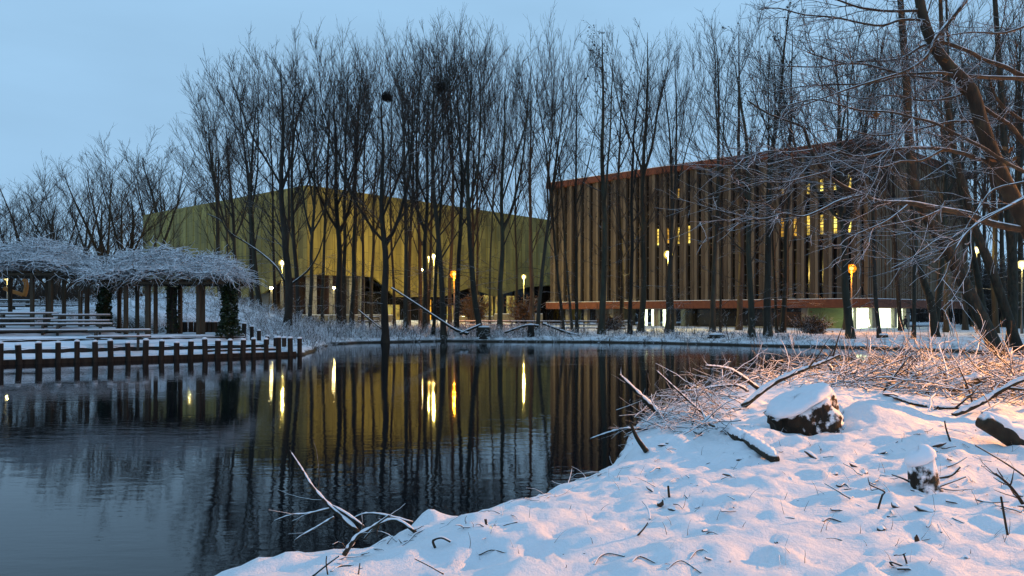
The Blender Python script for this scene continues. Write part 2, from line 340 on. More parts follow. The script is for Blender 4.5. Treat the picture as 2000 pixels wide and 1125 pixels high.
def hfun(x, y, fine=True):
    x = np.asarray(x, float); y = np.asarray(y, float); s = sdist(x, y)
    wob = 0.12*vnoise(x*1.3, y*1.3, 3)+0.06*vnoise(x*3.7, y*3.7, 4)
    s = s + wob*np.where(y < 34, 1, 3.5)+np.where(y < 34, 0, 0.5*vnoise(x*0.45, y*0.45, 5))
    near = 1-sstep(30, 40, y)
    sp = np.maximum(s, 0)
    topn = 0.86-0.012*np.clip(y-10, 0, 25)
    zn = 0.02+0.30*sstep(0, 0.22, sp)+(topn-0.32)*(1-np.exp(-np.maximum(sp-0.15, 0)/1.1))
    left = sstep(12, -6, x)
    zf = 0.02+0.30*sstep(0, 0.3, sp)+0.30*(1-np.exp(-sp/3.0))+sstep(4, 40, sp)*(0.75*left-0.1)
    zf = zf + 2.0*np.exp(-((x+24)/9.0)**2-((y-62)/9.0)**2)*sstep(0, 8, sp)
    zf = zf + 1.7*sstep(-19, -29, x)*sstep(44, 52, y)*(1-sstep(70, 90, y))
    z = zn*near+zf*(1-near)
    z = np.where(s < 0, np.maximum(-0.9, s*0.9), z)
    land = sstep(-0.05, 0.35, s)
    z = z+land*near*(0.11*vnoise(x*1.0, y*1.0, 11)+0.075*vnoise(x*2.4, y*2.4, 12)+0.060*vnoise(x*5.2, y*5.2, 13)+0.030*vnoise(x*10, y*10, 15))
    z = z+land*(1-near)*(0.25*vnoise(x*0.35, y*0.35, 21)+0.12*vnoise(x*1.2, y*1.2, 22))
    if fine:
        for (a, b, r, hgt) in DENTS:
            q = (x-a)**2+(y-b)**2
            mk = q < 9*r*r
            if mk.any(): z = z+np.where(mk, hgt*np.exp(-q/(r*r))*land, 0)
        z = z+land*near*0.012*vnoise(x*17, y*17, 14)
    # lie below the built terraces
    u = (x-FA.x)*FN.x+(y-FA.y)*FN.y; w = (x-FA.x)*FU.x+(y-FA.y)*FU.y
    ter = sstep(-0.1, 0.4, u)*(1-sstep(13.0, 13.6, w))*(1-sstep(13.5, 16, u))
    z = np.where(ter > 0, np.minimum(z, z*(1-ter)+(-0.2)*ter), z)
    return z
def gz(x, y):
    i = min(max(int(np.searchsorted(gxs, x))-1, 0), len(gxs)-2); j = min(max(int(np.searchsorted(gys, y))-1, 0), len(gys)-2)
    u = (x-gxs[i])/(gxs[i+1]-gxs[i]); v = (y-gys[j])/(gys[j+1]-gys[j])
    return float((Z[j, i]*(1-u)+Z[j, i+1]*u)*(1-v)+(Z[j+1, i]*(1-u)+Z[j+1, i+1]*u)*v)
def G(px, py):
    """where a pixel's ray meets the near bank"""
    d = 1.5*F/(py-HY)
    for _ in range(12):
        z = gz(PX(px, d), d); d = 0.5*d+0.5*max(2.0, (CH-z)*F/(py-HY))
    return Vector((PX(px, d), d, gz(PX(px, d), d)))

def spaced(segs, lo, hi):
    """segs: list of (start, end, step)"""
    out = []
    for a, b, st in segs: out += list(np.arange(a, b-1e-6, st))
    out.append(segs[-1][1])
    v = out[-1]; st = segs[-1][2]
    while v < hi: st *= 1.35; v += st; out.append(v)
    v = out[0]; st = segs[0][2]; pre = []
    while v > lo: st *= 1.35; v -= st; pre.append(v)
    return np.array(pre[::-1]+out)
gxs = spaced([(-34, -6, 0.4), (-6, 9, 0.055), (9, 26, 0.16), (26, 46, 0.4)], -600, 600)
gys = spaced([(2.5, 13, 0.05), (13, 33, 0.12), (33, 72, 0.3), (72, 130, 1.2)], -150, 1500)
X, Y = np.meshgrid(gxs, gys); Z = hfun(X.ravel(), Y.ravel()).reshape(X.shape)
nx, ny = len(gxs), len(gys)
ii = (np.arange(ny-1)[:, None]*nx+np.arange(nx-1)[None, :]).ravel()
gme = qmesh('ground', np.stack([X.ravel(), Y.ravel(), Z.ravel()], 1), np.stack([ii, ii+1, ii+nx+1, ii+nx], 1))
kind(link('ground', gme, M['snow_ground']), 'structure')

wx0, wx1, wy0, wy1 = -200, 60, -60, 80
wme = qmesh('pond_water', np.array([(wx0, wy0, 0), (wx1, wy0, 0), (wx1, wy1, 0), (wx0, wy1, 0)], float), np.array([[0, 1, 2, 3]]))
kind(link('pond_water', wme, M['water']), 'structure')

# ------------------------------------------------------------------ trees
def vadd(a, b, k): return (a[0]+b[0]*k, a[1]+b[1]*k, a[2]+b[2]*k)
def vnorm(a):
    l = math.sqrt(a[0]**2+a[1]**2+a[2]**2)+1e-9; return (a[0]/l, a[1]/l, a[2]/l)
def vper(d, rng):
    while True:
        r = (rng.gauss(0, 1), rng.gauss(0, 1), rng.gauss(0, 1)); k = r[0]*d[0]+r[1]*d[1]+r[2]*d[2]
        q = (r[0]-d[0]*k, r[1]-d[1]*k, r[2]-d[2]*k); l = math.sqrt(q[0]**2+q[1]**2+q[2]**2)
        if l > 0.2: return (q[0]/l, q[1]/l, q[2]/l)
def grow(rng, p, d, L, n, up=0.1, wander=0.12):
    pts = [p]; st = L/n
    for _ in range(n):
        d = vnorm((d[0]+rng.gauss(0, wander), d[1]+rng.gauss(0, wander), d[2]+rng.gauss(0, wander)+up))
        p = vadd(p, d, st); pts.append(p)
    return pts
def taper(r0, r1, n, pw=1.0): return [r0+(r1-r0)*(i/n)**pw for i in range(n+1)]
def at(pts, t):
    f = t*(len(pts)-1); i = min(int(f), len(pts)-2); f -= i; a, b = pts[i], pts[i+1]
    return tuple(a[k]+(b[k]-a[k])*f for k in range(3)), vnorm(tuple(b[k]-a[k] for k in range(3)))
def branch_off(d, ang, rng, flat=None):
    q = vper(d, rng)
    if flat: q = vnorm((q[0], q[1], q[2]*flat))
    c, s = math.cos(ang), math.sin(ang)
    return vnorm(tuple(d[k]*c+q[k]*s for k in range(3)))

OCT = np.array([(1, 0, 0), (0, 1, 0), (-1, 0, 0), (0, -1, 0), (0, 0, 1), (0, 0, -1)], float)
OCTQ = np.array([(0, 1, 4, 4), (1, 2, 4, 4), (2, 3, 4, 4), (3, 0, 4, 4), (1, 0, 5, 5), (2, 1, 5, 5), (3, 2, 5, 5), (0, 3, 5, 5)])
def specks(pts, rng, lo, hi):
    """small leaf / cone faces: crossed quads"""
    V = []; Q = []
    for p in pts:
        for _ in range(2):
            s = rng.uniform(lo, hi); a = vper((0, 0, 1), rng); a = vnorm((a[0], a[1], rng.gauss(0, 0.6))); b = vper(a, rng)
            o = len(V)
            V += [vadd(vadd(p, a, s*u), b, s*0.6*v) for u, v in ((-1, 0), (0, -1), (1, 0), (0, 1))]
            Q.append((o, o+1, o+2, o+3))
    return np.array(V, float).reshape(-1, 3), np.array(Q, int).reshape(-1, 4)

def crown_on(T, stems, rng, H, dens=1.0, ang=(0.45, 0.85), t0=0.3, lenf=0.26, tips=None, upk=0.10, tw=0.0115, wide=1.0, sweep=0.0):
    for si, (sp, r0) in enumerate(stems):
        npri = int((34 if si == 0 else 18)*dens); zt_ = sp[-1][2]
        for i in range(npri):
            t = t0+(0.985-t0)*((i+rng.random())/npri) if si == 0 else 0.12+0.87*((i+rng.random())/npri)
            p, d = at(sp, t)
            if sweep and rng.random() < 0.55:
                L = min(sweep*H, (H*0.97-p[2])*0.98)*rng.uniform(0.55, 1.0)+0.03*H; a_ = (ang[0]*0.75, ang[1]*0.85); uk = upk*0.85
            else:
                sh = (0.25+0.75*min(1, (t-t0*0.8)*4))*(1-t)**0.62+0.16
                L = H*lenf*wide*sh*rng.uniform(0.6, 1.15)*(1 if si == 0 else 0.75); a_ = ang; uk = upk*0.6
            ns = 6 if L < 6 else 8
            b = grow(rng, p, branch_off(d, rng.uniform(*a_), rng), L, ns, uk, 0.06); rb = max(0.020, min(0.30*r0*(1-t)+0.018, L*0.0115))
            T.add(b, taper(rb, tw*1.1, ns, 0.8), 4 if rb > 0.035 else 3)
            for j in range(max(4, int(L*2.3))):
                t2 = rng.uniform(0.12, 1.0); p2, d2 = at(b, t2)
                L2 = min(3.2, L*rng.uniform(0.16, 0.40))*(1.1-0.55*t2)+0.3
                c = grow(rng, p2, branch_off(d2, rng.uniform(0.3, 0.65), rng), L2, 4, upk*0.9, 0.085)
                T.add(c, taper(max(tw*1.25, rb*0.36*(1-t2)), tw*0.8, 4), 3)
                for k in range(max(2, int(L2*2.7))):
                    t3 = rng.uniform(0.15, 1.0); p3, d3 = at(c, t3)
                    L3 = rng.uniform(0.3, 0.95)*(0.5+0.5*min(1, L2/2))
                    e_ = grow(rng, p3, branch_off(d3, rng.uniform(0.3, 0.7), rng), L3, 2, upk*0.8, 0.10)
                    T.add(e_, taper(tw*0.8, tw*0.45, 2), 3)
                    if tips is not None: tips.append(e_[-1]); tips.append(e_[1])

def make_tree_meshes(seed, H=27.0, nst=3, fork=(0.3, 0.55), dens=1.0, r0=0.30, t0=0.28, lenf=0.24, alder=False, spread=0.22, low=0, ang=(0.45, 0.85), bend=0.03, sweep=0.0, top=1.0):
    rng = random.Random(seed)
    tr = grow(rng, (0, 0, -0.4), (0, 0, 1), H+0.4, 16, 0.10, bend)
    f = H/(tr[-1][2]); tr = [(x-tr[-1][0]*((z+0.4)/(H+0.4))*0.7, y-tr[-1][1]*((z+0.4)/(H+0.4))*0.7, z*f if z > 0 else z) for x, y, z in tr]
    rad = [r0*((1-i/16)**0.75)*0.97+0.012 for i in range(17)]; rad[0] *= 1.5; rad[1] *= 0.98
    if top < 1: tr = [(x, y, z*top if z > 0 else z) for x, y, z in tr]
    TR = Tubes(); TR.add(tr, rad, 9); stems = [(tr, r0)]
    for s in range(nst):
        t = rng.uniform(*fork); p, d = at(tr, t); L = H*(1-t)*rng.uniform(0.75, 0.98)
        st = grow(rng, p, branch_off(d, rng.uniform(0.3, 0.3+spread*1.6), rng), L, 9, 0.13, 0.05); rs = r0*(1-t)**0.75*rng.uniform(0.5, 0.75)
        TR.add(st, [rs*(1-i/9)**0.8+0.012 for i in range(10)], 6); stems.append((st, rs))
    T = Tubes(); tips = [] if alder else None
    crown_on(T, stems, rng, H, dens, ang, t0, lenf, tips, sweep=sweep)
    for i in range(low):       # thin level sprays low on the trunk
        p, d = at(tr, rng.uniform(0.09, t0)); a = rng.uniform(0, 6.28)
        L = rng.uniform(1.5, 4.5); b = grow(rng, p, vnorm((math.cos(a), math.sin(a), rng.uniform(-0.1, 0.5))), L, 6, 0.02, 0.14)
        T.add(b, taper(0.028, 0.010, 6), 3)
        for j in range(int(L*3)):
            p2, d2 = at(b, rng.uniform(0.2, 1)); c = grow(rng, p2, branch_off(d2, rng.uniform(0.5, 1.0), rng), rng.uniform(0.4, 1.3), 3, 0.03, 0.15)
            T.add(c, taper(0.011, 0.006, 3), 3)
    ex = None
    tm = TR.mesh('trunk'); tm.materials.append(M['bark'])
    cm = T.mesh('crown'); cm.materials.append(M['twig'])
    km = None
    if alder:
        tips = [t for t in tips if rng.random() < 0.5*(0.25+0.75*min(1, max(0, (t[2]/H-0.35)*2)))]
        V, Q = specks(tips, rng, 0.05, 0.12); km = qmesh('catkins', V, Q, False); km.materials.append(M['cone'])
    return tm, cm, km

VAR = [make_tree_meshes(100+i, nst=[1, 2, 2, 1, 3, 1][i % 6], fork=[(0.42, 0.68), (0.36, 0.6), (0.45, 0.65)][i % 3], low=[5, 9, 3, 12][i % 4], r0=0.24+0.02*(i % 3), t0=[0.26, 0.32, 0.22][i % 3], bend=0.025+0.012*(i % 3), dens=[0.45, 0.54, 0.49][i % 3], ang=(0.5, 0.98), sweep=[0.36, 0.42, 0.31, 0.39][i % 4], top=[0.9, 0.84, 0.95][i % 3]) for i in range(8)]
ALD = [make_tree_meshes(300+i, nst=1, alder=True, dens=0.8, t0=0.3, ang=(0.7, 1.15), lenf=0.2, low=8) for i in range(2)]
BRD = [make_tree_meshes(400+i, H=22, nst=5, fork=(0.10, 0.3), dens=0.55, r0=0.34, t0=0.14, lenf=0.34, spread=0.42, ang=(0.6, 1.1), sweep=0.38, top=0.72) for i in range(3)]

def place_tree(name, x, y, H, meshes, base_h, lean=(0, 0), rz=0, thick=1.0, label='', cat='tree', group=None):
    z = gz(x, y); t = thing(name, label, cat, (x, y, z-0.05), group)
    t.rotation_euler = (lean[1], lean[0], rz) if False else (0, 0, 0)
    Rm = Matrix.Rotation(lean[0], 4, 'Y') @ Matrix.Rotation(lean[1], 4, 'X') @ Matrix.Rotation(rz, 4, 'Z')
    t.rotation_mode = 'QUATERNION'; t.rotation_quaternion = Rm.to_quaternion()
    s = H/base_h; t.scale = (s*thick, s*thick, s)
    for nm, me in zip(('trunk', 'crown', 'catkins'), meshes):
        if me is not None:
            o = bpy.data.objects.new(nm, me); COL.objects.link(o); o.parent = t
            if nm == 'catkins': o['kind'] = 'stuff'
    return t

ORD = ['first', 'second', 'third', 'fourth', 'fifth', 'sixth', 'seventh', 'eighth', 'ninth', 'tenth', 'eleventh', 'twelfth', 'thirteenth', 'fourteenth', 'fifteenth', 'sixteenth',
       'seventeenth', 'eighteenth', 'nineteenth', 'twentieth', 'twenty-first', 'twenty-second', 'twenty-third', 'twenty-fourth', 'twenty-fifth', 'twenty-sixth', 'twenty-seventh', 'twenty-eighth']
MARKS = [(448, 'the ivy-wrapped pergola end'), (551, 'the yellow lamp near the pergola'), (887, 'the orange lamp by the gold hall'),
         (1077, 'the end corner of the timber hall'), (1305, 'the yellow lamp by the timber hall'), (1655, 'the orange lamp by the timber hall')]
def mark_labels(pxs, what):
    """an own label for each: counted outwards from the nearest landmark"""
    own = [min(MARKS, key=lambda m: abs(m[0]-p)) for p in pxs]; out = [None]*len(pxs)
    for m in MARKS:
        for sgn, wd in ((-1, 'left'), (1, 'right')):
            idx = sorted([i for i in range(len(pxs)) if own[i] is m and (pxs[i]-m[0])*sgn > (0 if sgn > 0 else -1e-6)], key=lambda i: abs(pxs[i]-m[0]))
            for k, i in enumerate(idx): out[i] = f"{what}, {ORD[k]} to the {wd} of {m[1]}"
    return out
rng = random.Random(77)
# base px, distance, top px, top py, kind, thickness
FRONT = [(560, 60, 552, 100, 0, 1.2), (752, 62, 738, 82, 2, 1.15), (868, 65.5, 845, 52, 3, 1.05), (939, 65.5, 908, 50, 1, 1.05), (1174, 66, 1186, 40, 'a', 1.05),
         (1231, 65, 1252, 70, 5, 0.7), (1467, 59.5, 1436, 70, 3, 0.95), (1500, 60, 1512, 18, 'a', 1.05), (1661, 56, 1612, -5, 4, 1.1), (845, 66.5, 865, 90, 5, .6), (1784, 55, 1776, 20, 3, .6), (1718, 56, 1712, 60, 5, 0.6)]
MID = [(511, 72, 488, 112, 1, 1.0), (583, 73, 588, 108, 4, 0.95), (605, 69, 622, 98, 0, 0.8), (662, 72, 648, 74, 2, 1.1), (687, 74, 702, 82, 5, 0.9), (792, 70, 786, 78, 3, 0.95),
       (831, 75, 842, 55, 0, 1.0), (892, 71, 892, 58, 1, 0.95), (975, 72, 985, 48, 4, 1.0), (1050, 70, 1104, 42, 3, 0.75), (1100, 72, 1040, 95, 5, 0.6), (1127, 71, 1124, 78, 0, 0.75),
       (1118, 73, 1072, 120, 1, .55), (1250, 72, 1268, 36, 2, 1.15), (1302, 70, 1326, 66, 5, 0.7), (1312, 73, 1298, 90, 3, .7), (1391, 71, 1394, 4, 2, 1.05), (1407, 72, 1424, 60, 5, 0.45), (1528, 70, 1548, 18, 1, .9), (1825, 62, 1850, 10, 4, 1.0), (1518, 71, 1490, 50, 3, .6)]
REAR = [(436, 80, 392, 190, 0, .9), (472, 82, 436, 150, 2, .9), (495, 80, 462, 128, 4, .9), (540, 85, 522, 110, 1, .8), (566, 84, 572, 118, 3, .9), (630, 86, 640, 100, 5, .8), (672, 85, 682, 84, 1, .9), (708, 84, 722, 92, 4, .8),
        (724, 88, 740, 110, 0, .8), (770, 90, 770, 110, 2, .8), (798, 86, 806, 92, 1, .9), (823, 84, 820, 66, 5, .8), (836, 90, 862, 70, 3, .8), (879, 88, 872, 56, 2, 1.0), (920, 86, 926, 76, 0, .75),
        (929, 90, 945, 64, 4, .7), (957, 92, 968, 90, 5, .6), (1039, 86, 1032, 102, 2, 1.05), (1215, 84, 1214, 110, 1, 1.0), (1443, 82, 1446, 50, 'a', 1.1),
        (1652, 84, 1650, 40, 0, 1.0), (1760, 82, 1744, 46, 2, .9), (1848, 74, 1846, 60, 0, .9), (450, 92, 418, 230, 5, .8), (1010, 96, 1008, 150, 4, .7)]
for rows, what, grp in ((FRONT, 'waterside tree', 'trees along the far water edge'), (MID, 'slim bank tree', 'trees on the far bank'), (REAR, 'back-row tree', 'trees in the back row')):
    labs = mark_labels([r[0] for r in rows], what)
    for (px, d, tpx, tpy, v, th), lab in zip(rows, labs):
        x = PX(px, d); z = gz(x, d); top = P(tpx, tpy, d); H = (top.z-z)
        me = ALD[rng.randrange(2)] if v == 'a' else VAR[(v+rng.randrange(3)*2) % 8]
        if v == 'a': lab = lab.replace('tree', 'alder', 1)
        lean = math.atan2(top.x-x, H)
        place_tree('alder_tree' if v == 'a' else 'bare_tree', x, d, H/max(0.6, math.cos(lean)), me, 27.0, (lean, rng.gauss(0, 0.02)), rng.uniform(0, 6.28), th*rng.uniform(0.95, 1.1)*27/ max(20, H), lab, 'tree', grp)

# broad trees far to the left and the wood beyond the timber hall
far_l = [(14, 100, 14, 372), (112, 96, 105, 308), (200, 104, 196, 292), (252, 108, 256, 276), (318, 175, 318, 274), (372, 178, 372, 270), (-55, 90, -50, 345), (156, 125, 156, 340), (62, 130, 62, 368)]
for k, (px, d, tpx, tpy) in enumerate(sorted(far_l)):
    x = PX(px, d); z = gz(x, d); H = P(tpx, tpy, d).z-z
    place_tree('broad_tree', x, d, H, BRD[k % 3], 22.0, (math.atan2(PX(tpx, d)-x, H), 0), rng.uniform(0, 6.28), 1.25, f"broad distant tree, {ORD[k]} from the outer end of the row behind the pergolas", 'tree', 'broad trees beyond the pergolas')
far_r = [(1885, 84, 1880, 60), (1915, 88, 1925, 50), (1945, 70, 1950, 20), (1978, 64, 1972, -20), (2010, 60, 2005, 10), (2040, 80, 2040, 0), (1900, 110, 1900, 110), (1960, 105, 1965, 90), (1995, 95, 2000, 60), (2030, 115, 2030, 100), (1935, 125, 1930, 140)]
for k, (px, d, tpx, tpy) in enumerate(sorted(far_r)):
    x = PX(px, d); z = gz(x, d); H = P(tpx, tpy, d).z-z
    place_tree('woodland_tree', x, d, H, VAR[(k*3) % 8], 27.0, (math.atan2(PX(tpx, d)-x, H), 0), rng.uniform(0, 6.28), 0.95, f"bare woodland tree past the timber hall, {ORD[k]} from its slatted wall", 'tree', 'woodland trees past the timber hall')

# ---- trees with traced trunks
def smooth_path(pts, n=3):
    """Catmull-Rom through points"""
    pts = [tuple(p) for p in pts]; out = []
    for i in range(len(pts)-1):
        p0 = pts[max(0, i-1)]; p1 = pts[i]; p2 = pts[i+1]; p3 = pts[min(len(pts)-1, i+2)]
        for k in range(n):
            t = k/n
            out.append(tuple(0.5*((2*p1[a])+(-p0[a]+p2[a])*t+(2*p0[a]-5*p1[a]+4*p2[a]-p3[a])*t*t+(-p0[a]+3*p1[a]-3*p2[a]+p3[a])*t**3) for a in range(3)))
    out.append(pts[-1]); return out
def traced_tree(name, px, d, r0, label, seed, dens=0.5, lenf=0.16):
    rng = random.Random(seed); pts = []; n = len(px)
    for i, (a, b) in enumerate(px):
        q = P(a, b, d+0.25*rng.gauss(0, 1)*min(1, i)); pts.append(q)
    base = pts[0].copy(); base.z = gz(base.x, base.y)-0.3; pts[0] = base
    root = thing(name, label, 'tree', base)
    loc = [tuple(p-base) for p in pts]; sp = smooth_path(loc, 3); m = len(sp)-1
    T = Tubes(); T.add(sp, [r0*(1-0.75*i/m)*(1.35 if i == 0 else 1) for i in range(m+1)], 10); T.build('trunk', M['bark_snowy'], root)
    H = loc[-1][2]; C = Tubes(); crown_on(C, [(sp, r0)], rng, H, dens, (0.6, 1.25), 0.42, lenf, None, 0.05, 0.009, 1.3)
    C.build('crown', M['twig_snowy'], root)
    return root
traced_tree('leaning_tree', [(1964, 716), (1900, 587), (1859, 505), (1810, 423), (1787, 362), (1775, 260), (1770, 150), (1760, 20), (1750, -110), (1740, -240)], 31, 0.29, 'thick snow-dusted tree leaning hard over the inlet toward the timber hall', 1)
traced_tree('leaning_tree', [(1998, 690), (1941, 538), (1903, 444), (1885, 374), (1865, 301), (1850, 200), (1840, 80), (1835, -60), (1830, -200)], 35, 0.22, 'leaning dark tree just behind the thickest leaning trunk', 2)
traced_tree('leaning_tree', [(1934, 652), (1910, 545), (1897, 480), (1880, 400), (1866, 300), (1855, 180), (1850, 50), (1845, -80)], 47, 0.20, 'slender leaning tree with a yellow lamp shining beside its trunk', 3)
traced_tree('bare_tree', [(1976, 665), (1978, 520), (1968, 400), (1960, 250), (1950, 100), (1940, -50), (1935, -150)], 44, 0.30, 'upright dark tree between the two yellow lamps of the wood edge', 4)
traced_tree('forked_tree', [(1828, 645), (1818, 590), (1806, 555), (1795, 520), (1786, 470), (1780, 400), (1772, 330)], 60, 0.34, 'snow-streaked forked tree before the slatted wall of the timber hall', 5, 0.5, 0.2)

# ---- the big foreground tree: trunk outside the frame, boughs reaching in
FD = 11.0
fbase = P(2230, 1000, FD); fbase.z = gz(fbase.x, fbase.y)-0.3
ftree = thing('overhanging_tree', 'snow-laden tree reaching long low boughs in front of the timber hall', 'tree', fbase)
frng = random.Random(9)
def fpath(pxs, d0, d1):
    n = len(pxs)-1
    return [P(a, b, d0+(d1-d0)*i/n)-fbase for i, (a, b) in enumerate(pxs)]
TRK = [Vector((0, 0, 0))]+fpath([(2160, 800), (2080, 610), (2010, 450), (1960, 352), (1936, 296), (1916, 240), (1897, 176), (1856, 132), (1828, 96), (1808, 52), (1796, 0), (1785, -70), (1780, -160)], FD, FD-0.4)
sp = smooth_path(TRK, 3); m = len(sp)-1
T = Tubes(); T.add(sp, [0.135*(1-0.62*(i/m)**0.9)*(1.3 if i == 0 else 1) for i in range(m+1)], 12); T.build('trunk', M['bark_snowy'], ftree)
BOUGHS = [  # px path, radius px at start and end, depth start/end
    ([(2016, 452), (1984, 446), (1928, 432), (1896, 419), (1836, 408), (1776, 397), (1720, 392), (1680, 380), (1645, 362), (1612, 336), (1584, 292), (1568, 256), (1552, 240), (1500, 222), (1460, 196)], 14, 2.5, 11, 9.8),
    ([(1940, 316), (1905, 308), (1880, 298), (1840, 290), (1792, 288), (1736, 294), (1680, 304), (1640, 296), (1615, 290)], 9, 3.5, 11, 10),
    ([(2060, 370), (2000, 340), (1960, 316), (1920, 288), (1864, 260), (1828, 240), (1780, 232), (1740, 218), (1680, 216), (1640, 200), (1592, 196), (1540, 202)], 7, 2, 10.5, 9.6),
    ([(2060, 160), (2000, 148), (1960, 128), (1920, 116), (1896, 100), (1840, 84), (1800, 92), (1760, 112), (1720, 120), (1680, 118), (1600, 132), (1512, 128)], 9, 2, 11.3, 10.2),
    ([(2060, 165), (2000, 155), (1928, 152), (1864, 146), (1832, 141), (1760, 140), (1696, 124), (1640, 120), (1580, 100)], 9, 2, 11.2, 10),
    ([(2040, 320), (1996, 276), (1972, 248), (1944, 224), (1896, 192), (1856, 164), (1812, 148), (1760, 150), (1700, 162), (1616, 166), (1560, 170), (1508, 184)], 8, 1.8, 11.3, 10.4),
    ([(1900, -40), (1884, 0), (1856, 40), (1824, 76), (1812, 108), (1772, 138), (1720, 152), (1660, 170), (1600, 192), (1540, 214)], 9, 2, 10.8, 10),
    ([(1815, 60), (1804, 42), (1760, 40), (1720, 48), (1680, 41), (1624, 36), (1572, 32), (1520, 18), (1480, 14)], 6, 1.6, 10.7, 9.8),
    ([(1800, 20), (1740, 24), (1680, 14), (1620, -4), (1560, -20)], 6, 2, 10.7, 10),
    ([(2040, 360), (2000, 382), (1960, 404), (1920, 424), (1888, 456), (1861, 470), (1837, 468), (1789, 501), (1743, 525)], 5.5, 1.4, 9, 8.4),
    ([(2060, 350), (2000, 384), (1921, 426), (1891, 452), (1867, 489), (1849, 531), (1825, 567)], 5.5, 1.6, 8.6, 8.2),
    ([(2040, 346), (2000, 356), (1944, 372), (1912, 404), (1888, 440), (1870, 486)], 4.5, 1.6, 9.2, 8.8),
    ([(1684, 381), (1643, 389), (1603, 407), (1567, 421), (1531, 418), (1501, 428), (1455, 436), (1420, 452)], 5, 1.5, 10.1, 9.5),
    ([(1776, 398), (1734, 428), (1698, 445), (1658, 465), (1640, 480)], 4.5, 1.4, 10.4, 10),
    ([(1836, 408), (1801, 425), (1759, 434), (1713, 442), (1690, 450)], 4, 1.4, 10.6, 10.2),
    ([(1916, 240), (1860, 236), (1800, 250), (1750, 262), (1700, 262), (1640, 250), (1590, 256)], 5, 1.5, 11, 10.2),
    ([(1897, 176), (1850, 190), (1800, 196), (1740, 186), (1680, 190), (1620, 176)], 5, 1.5, 11, 10.6),
    ([(1840, 290), (1800, 318), (1760, 312), (1716, 324), (1660, 316), (1600, 322), (1540, 330)], 4.5, 1.5, 10.6, 9.8),
    ([(1780, 232), (1760, 262), (1740, 290), (1716, 318), (1690, 330)], 3.5, 1.4, 10.2, 9.9),
    ([(1640, 296), (1600, 306), (1550, 310), (1500, 322), (1450, 318)], 3.2, 1.2, 10, 9.4),
    ([(1584, 292), (1540, 300), (1500, 296), (1460, 306)], 3, 1.2, 10, 9.6),
    ([(1612, 336), (1570, 344), (1530, 356), (1490, 352), (1450, 364)], 3.2, 1.2, 9.9, 9.4),
    ([(2030, 40), (1960, 60), (1900, 64), (1850, 70)], 5, 2, 11.5, 11), ([(2030, 260), (1960, 210), (1930, 160), (1940, 100), (1960, 40)], 5, 2, 12, 11.6),
]
pxm = lambda w, d: w*d/F*0.5*1.15
for (pth, w0, w1, d0, d1) in BOUGHS:
    loc = fpath(pth, d0, d1); loc = [tuple(q[k]+frng.gauss(0, 0.012) for k in range(3)) for q in loc]
    spp = smooth_path(loc, 3); m = len(spp)-1; r0, r1 = pxm(w0, d0), pxm(w1, d1)
    bt = Tubes(); bt.add(spp, taper(r0, r1, m, 0.8), 8); bo = bt.build('bough', M['bark_snowy'], ftree)
    tw = Tubes(); Lb = sum(math.dist(spp[i], spp[i+1]) for i in range(m))
    for j in range(int(Lb*(4.6 if d0 > 9.6 else 1.6))+3):
        t = frng.uniform(0.1, 1.0); p, d = at(spp, t)
        dd = branch_off(d, frng.uniform(0.35, 0.95), frng, 0.6); L2 = frng.uniform(0.4, 1.6)*(1.15-0.5*t)
        c = grow(frng, p, dd, L2, 6, 0.015, 0.13); rr = frng.uniform(0.0035, 0.0075)
        tw.add(c, taper(rr, 0.0028, 6), 5)
        for k in range(int(L2*7)+1):
            p3, d3 = at(c, frng.uniform(0.15, 1.0)); e_ = grow(frng, p3, branch_off(d3, frng.uniform(0.4, 1.0), frng, 0.7), frng.uniform(0.12, 0.5), 3, 0.01, 0.16)
            tw.add(e_, taper(0.0034, 0.002, 3), 4)
    tw.build('twigs', M['twig_snowy'], bo); kind(bo.children[0], 'stuff')
V, Q = specks([P(a, b, d)-fbase for a, b, d in ((1712, 224, 10), (1706, 230, 10.02), (1975, 292, 9.5), (1968, 304, 9.5), (1982, 310, 9.5), (1962, 290, 9.55), (1846, 118, 10.6), (1940, 314, 10.5))], frng, 0.035, 0.07)
lf = link('dead_leaves', qmesh('dead_leaves', V, Q, False), M['deadleaf'], ftree); lf['kind'] = 'stuff'

# two bird nests high in the trees
for (px, py, d, lb) in ((755, 190, 62, 'ball-shaped bird nest high in the thick tree above the gold roof'), (860, 170, 66, 'dark bird nest in the tall trees above the orange lamp')):
    nb = Tubes(); c = P(px, py, d)
    for i in range(260):
        a = vnorm((rng.gauss(0, 1), rng.gauss(0, 1), rng.gauss(0, 1)*0.8)); p = vadd((0, 0, 0), a, rng.uniform(0.15, 0.42)); q = vper(a, rng)
        nb.add([vadd(p, q, -0.25), vadd(p, a, 0.05), vadd(p, q, 0.25)], [0.012, 0.02, 0.012], 3)
    o = nb.build('bird_nest', M['cone']); o.location = c; tag(o, lb, 'nest')

# ------------------------------------------------------------------ the gold hall
def ray_wall(px, py, A, B):
    """point where a pixel's ray meets the vertical plane through A-B"""
    k = (px-1000)/F; dx, dy = B[0]-A[0], B[1]-A[1]
    s = (k*A[1]-A[0])/(dx-k*dy); d = A[1]+s*dy
    return Vector((d*k, d, CH+d*(HY-py)/F))
def XYd(px, d): return Vector((PX(px, d), d, 0))
gL, gC, gR = XYd(280, 150), XYd(600, 115), XYd(1075, 158)
gR2 = gC+(gR-gC)*1.18; gTop = 22.3
hall = thing('gold_hall', 'long hall clad in gold panels with a jagged lower edge', 'building', gC)
def zat(v, z): return Vector((v.x, v.y, z))
def face_poly(A, B, top, bottom_px, ends):
    pts = [zat(A, top)] + [zat(B, top)] + [zat(B, ends[1])] + [ray_wall(px, py, A, B) for px, py in bottom_px] + [zat(A, ends[0])]
    return pts
inw = (gL+gR2-gC*2).normalized()
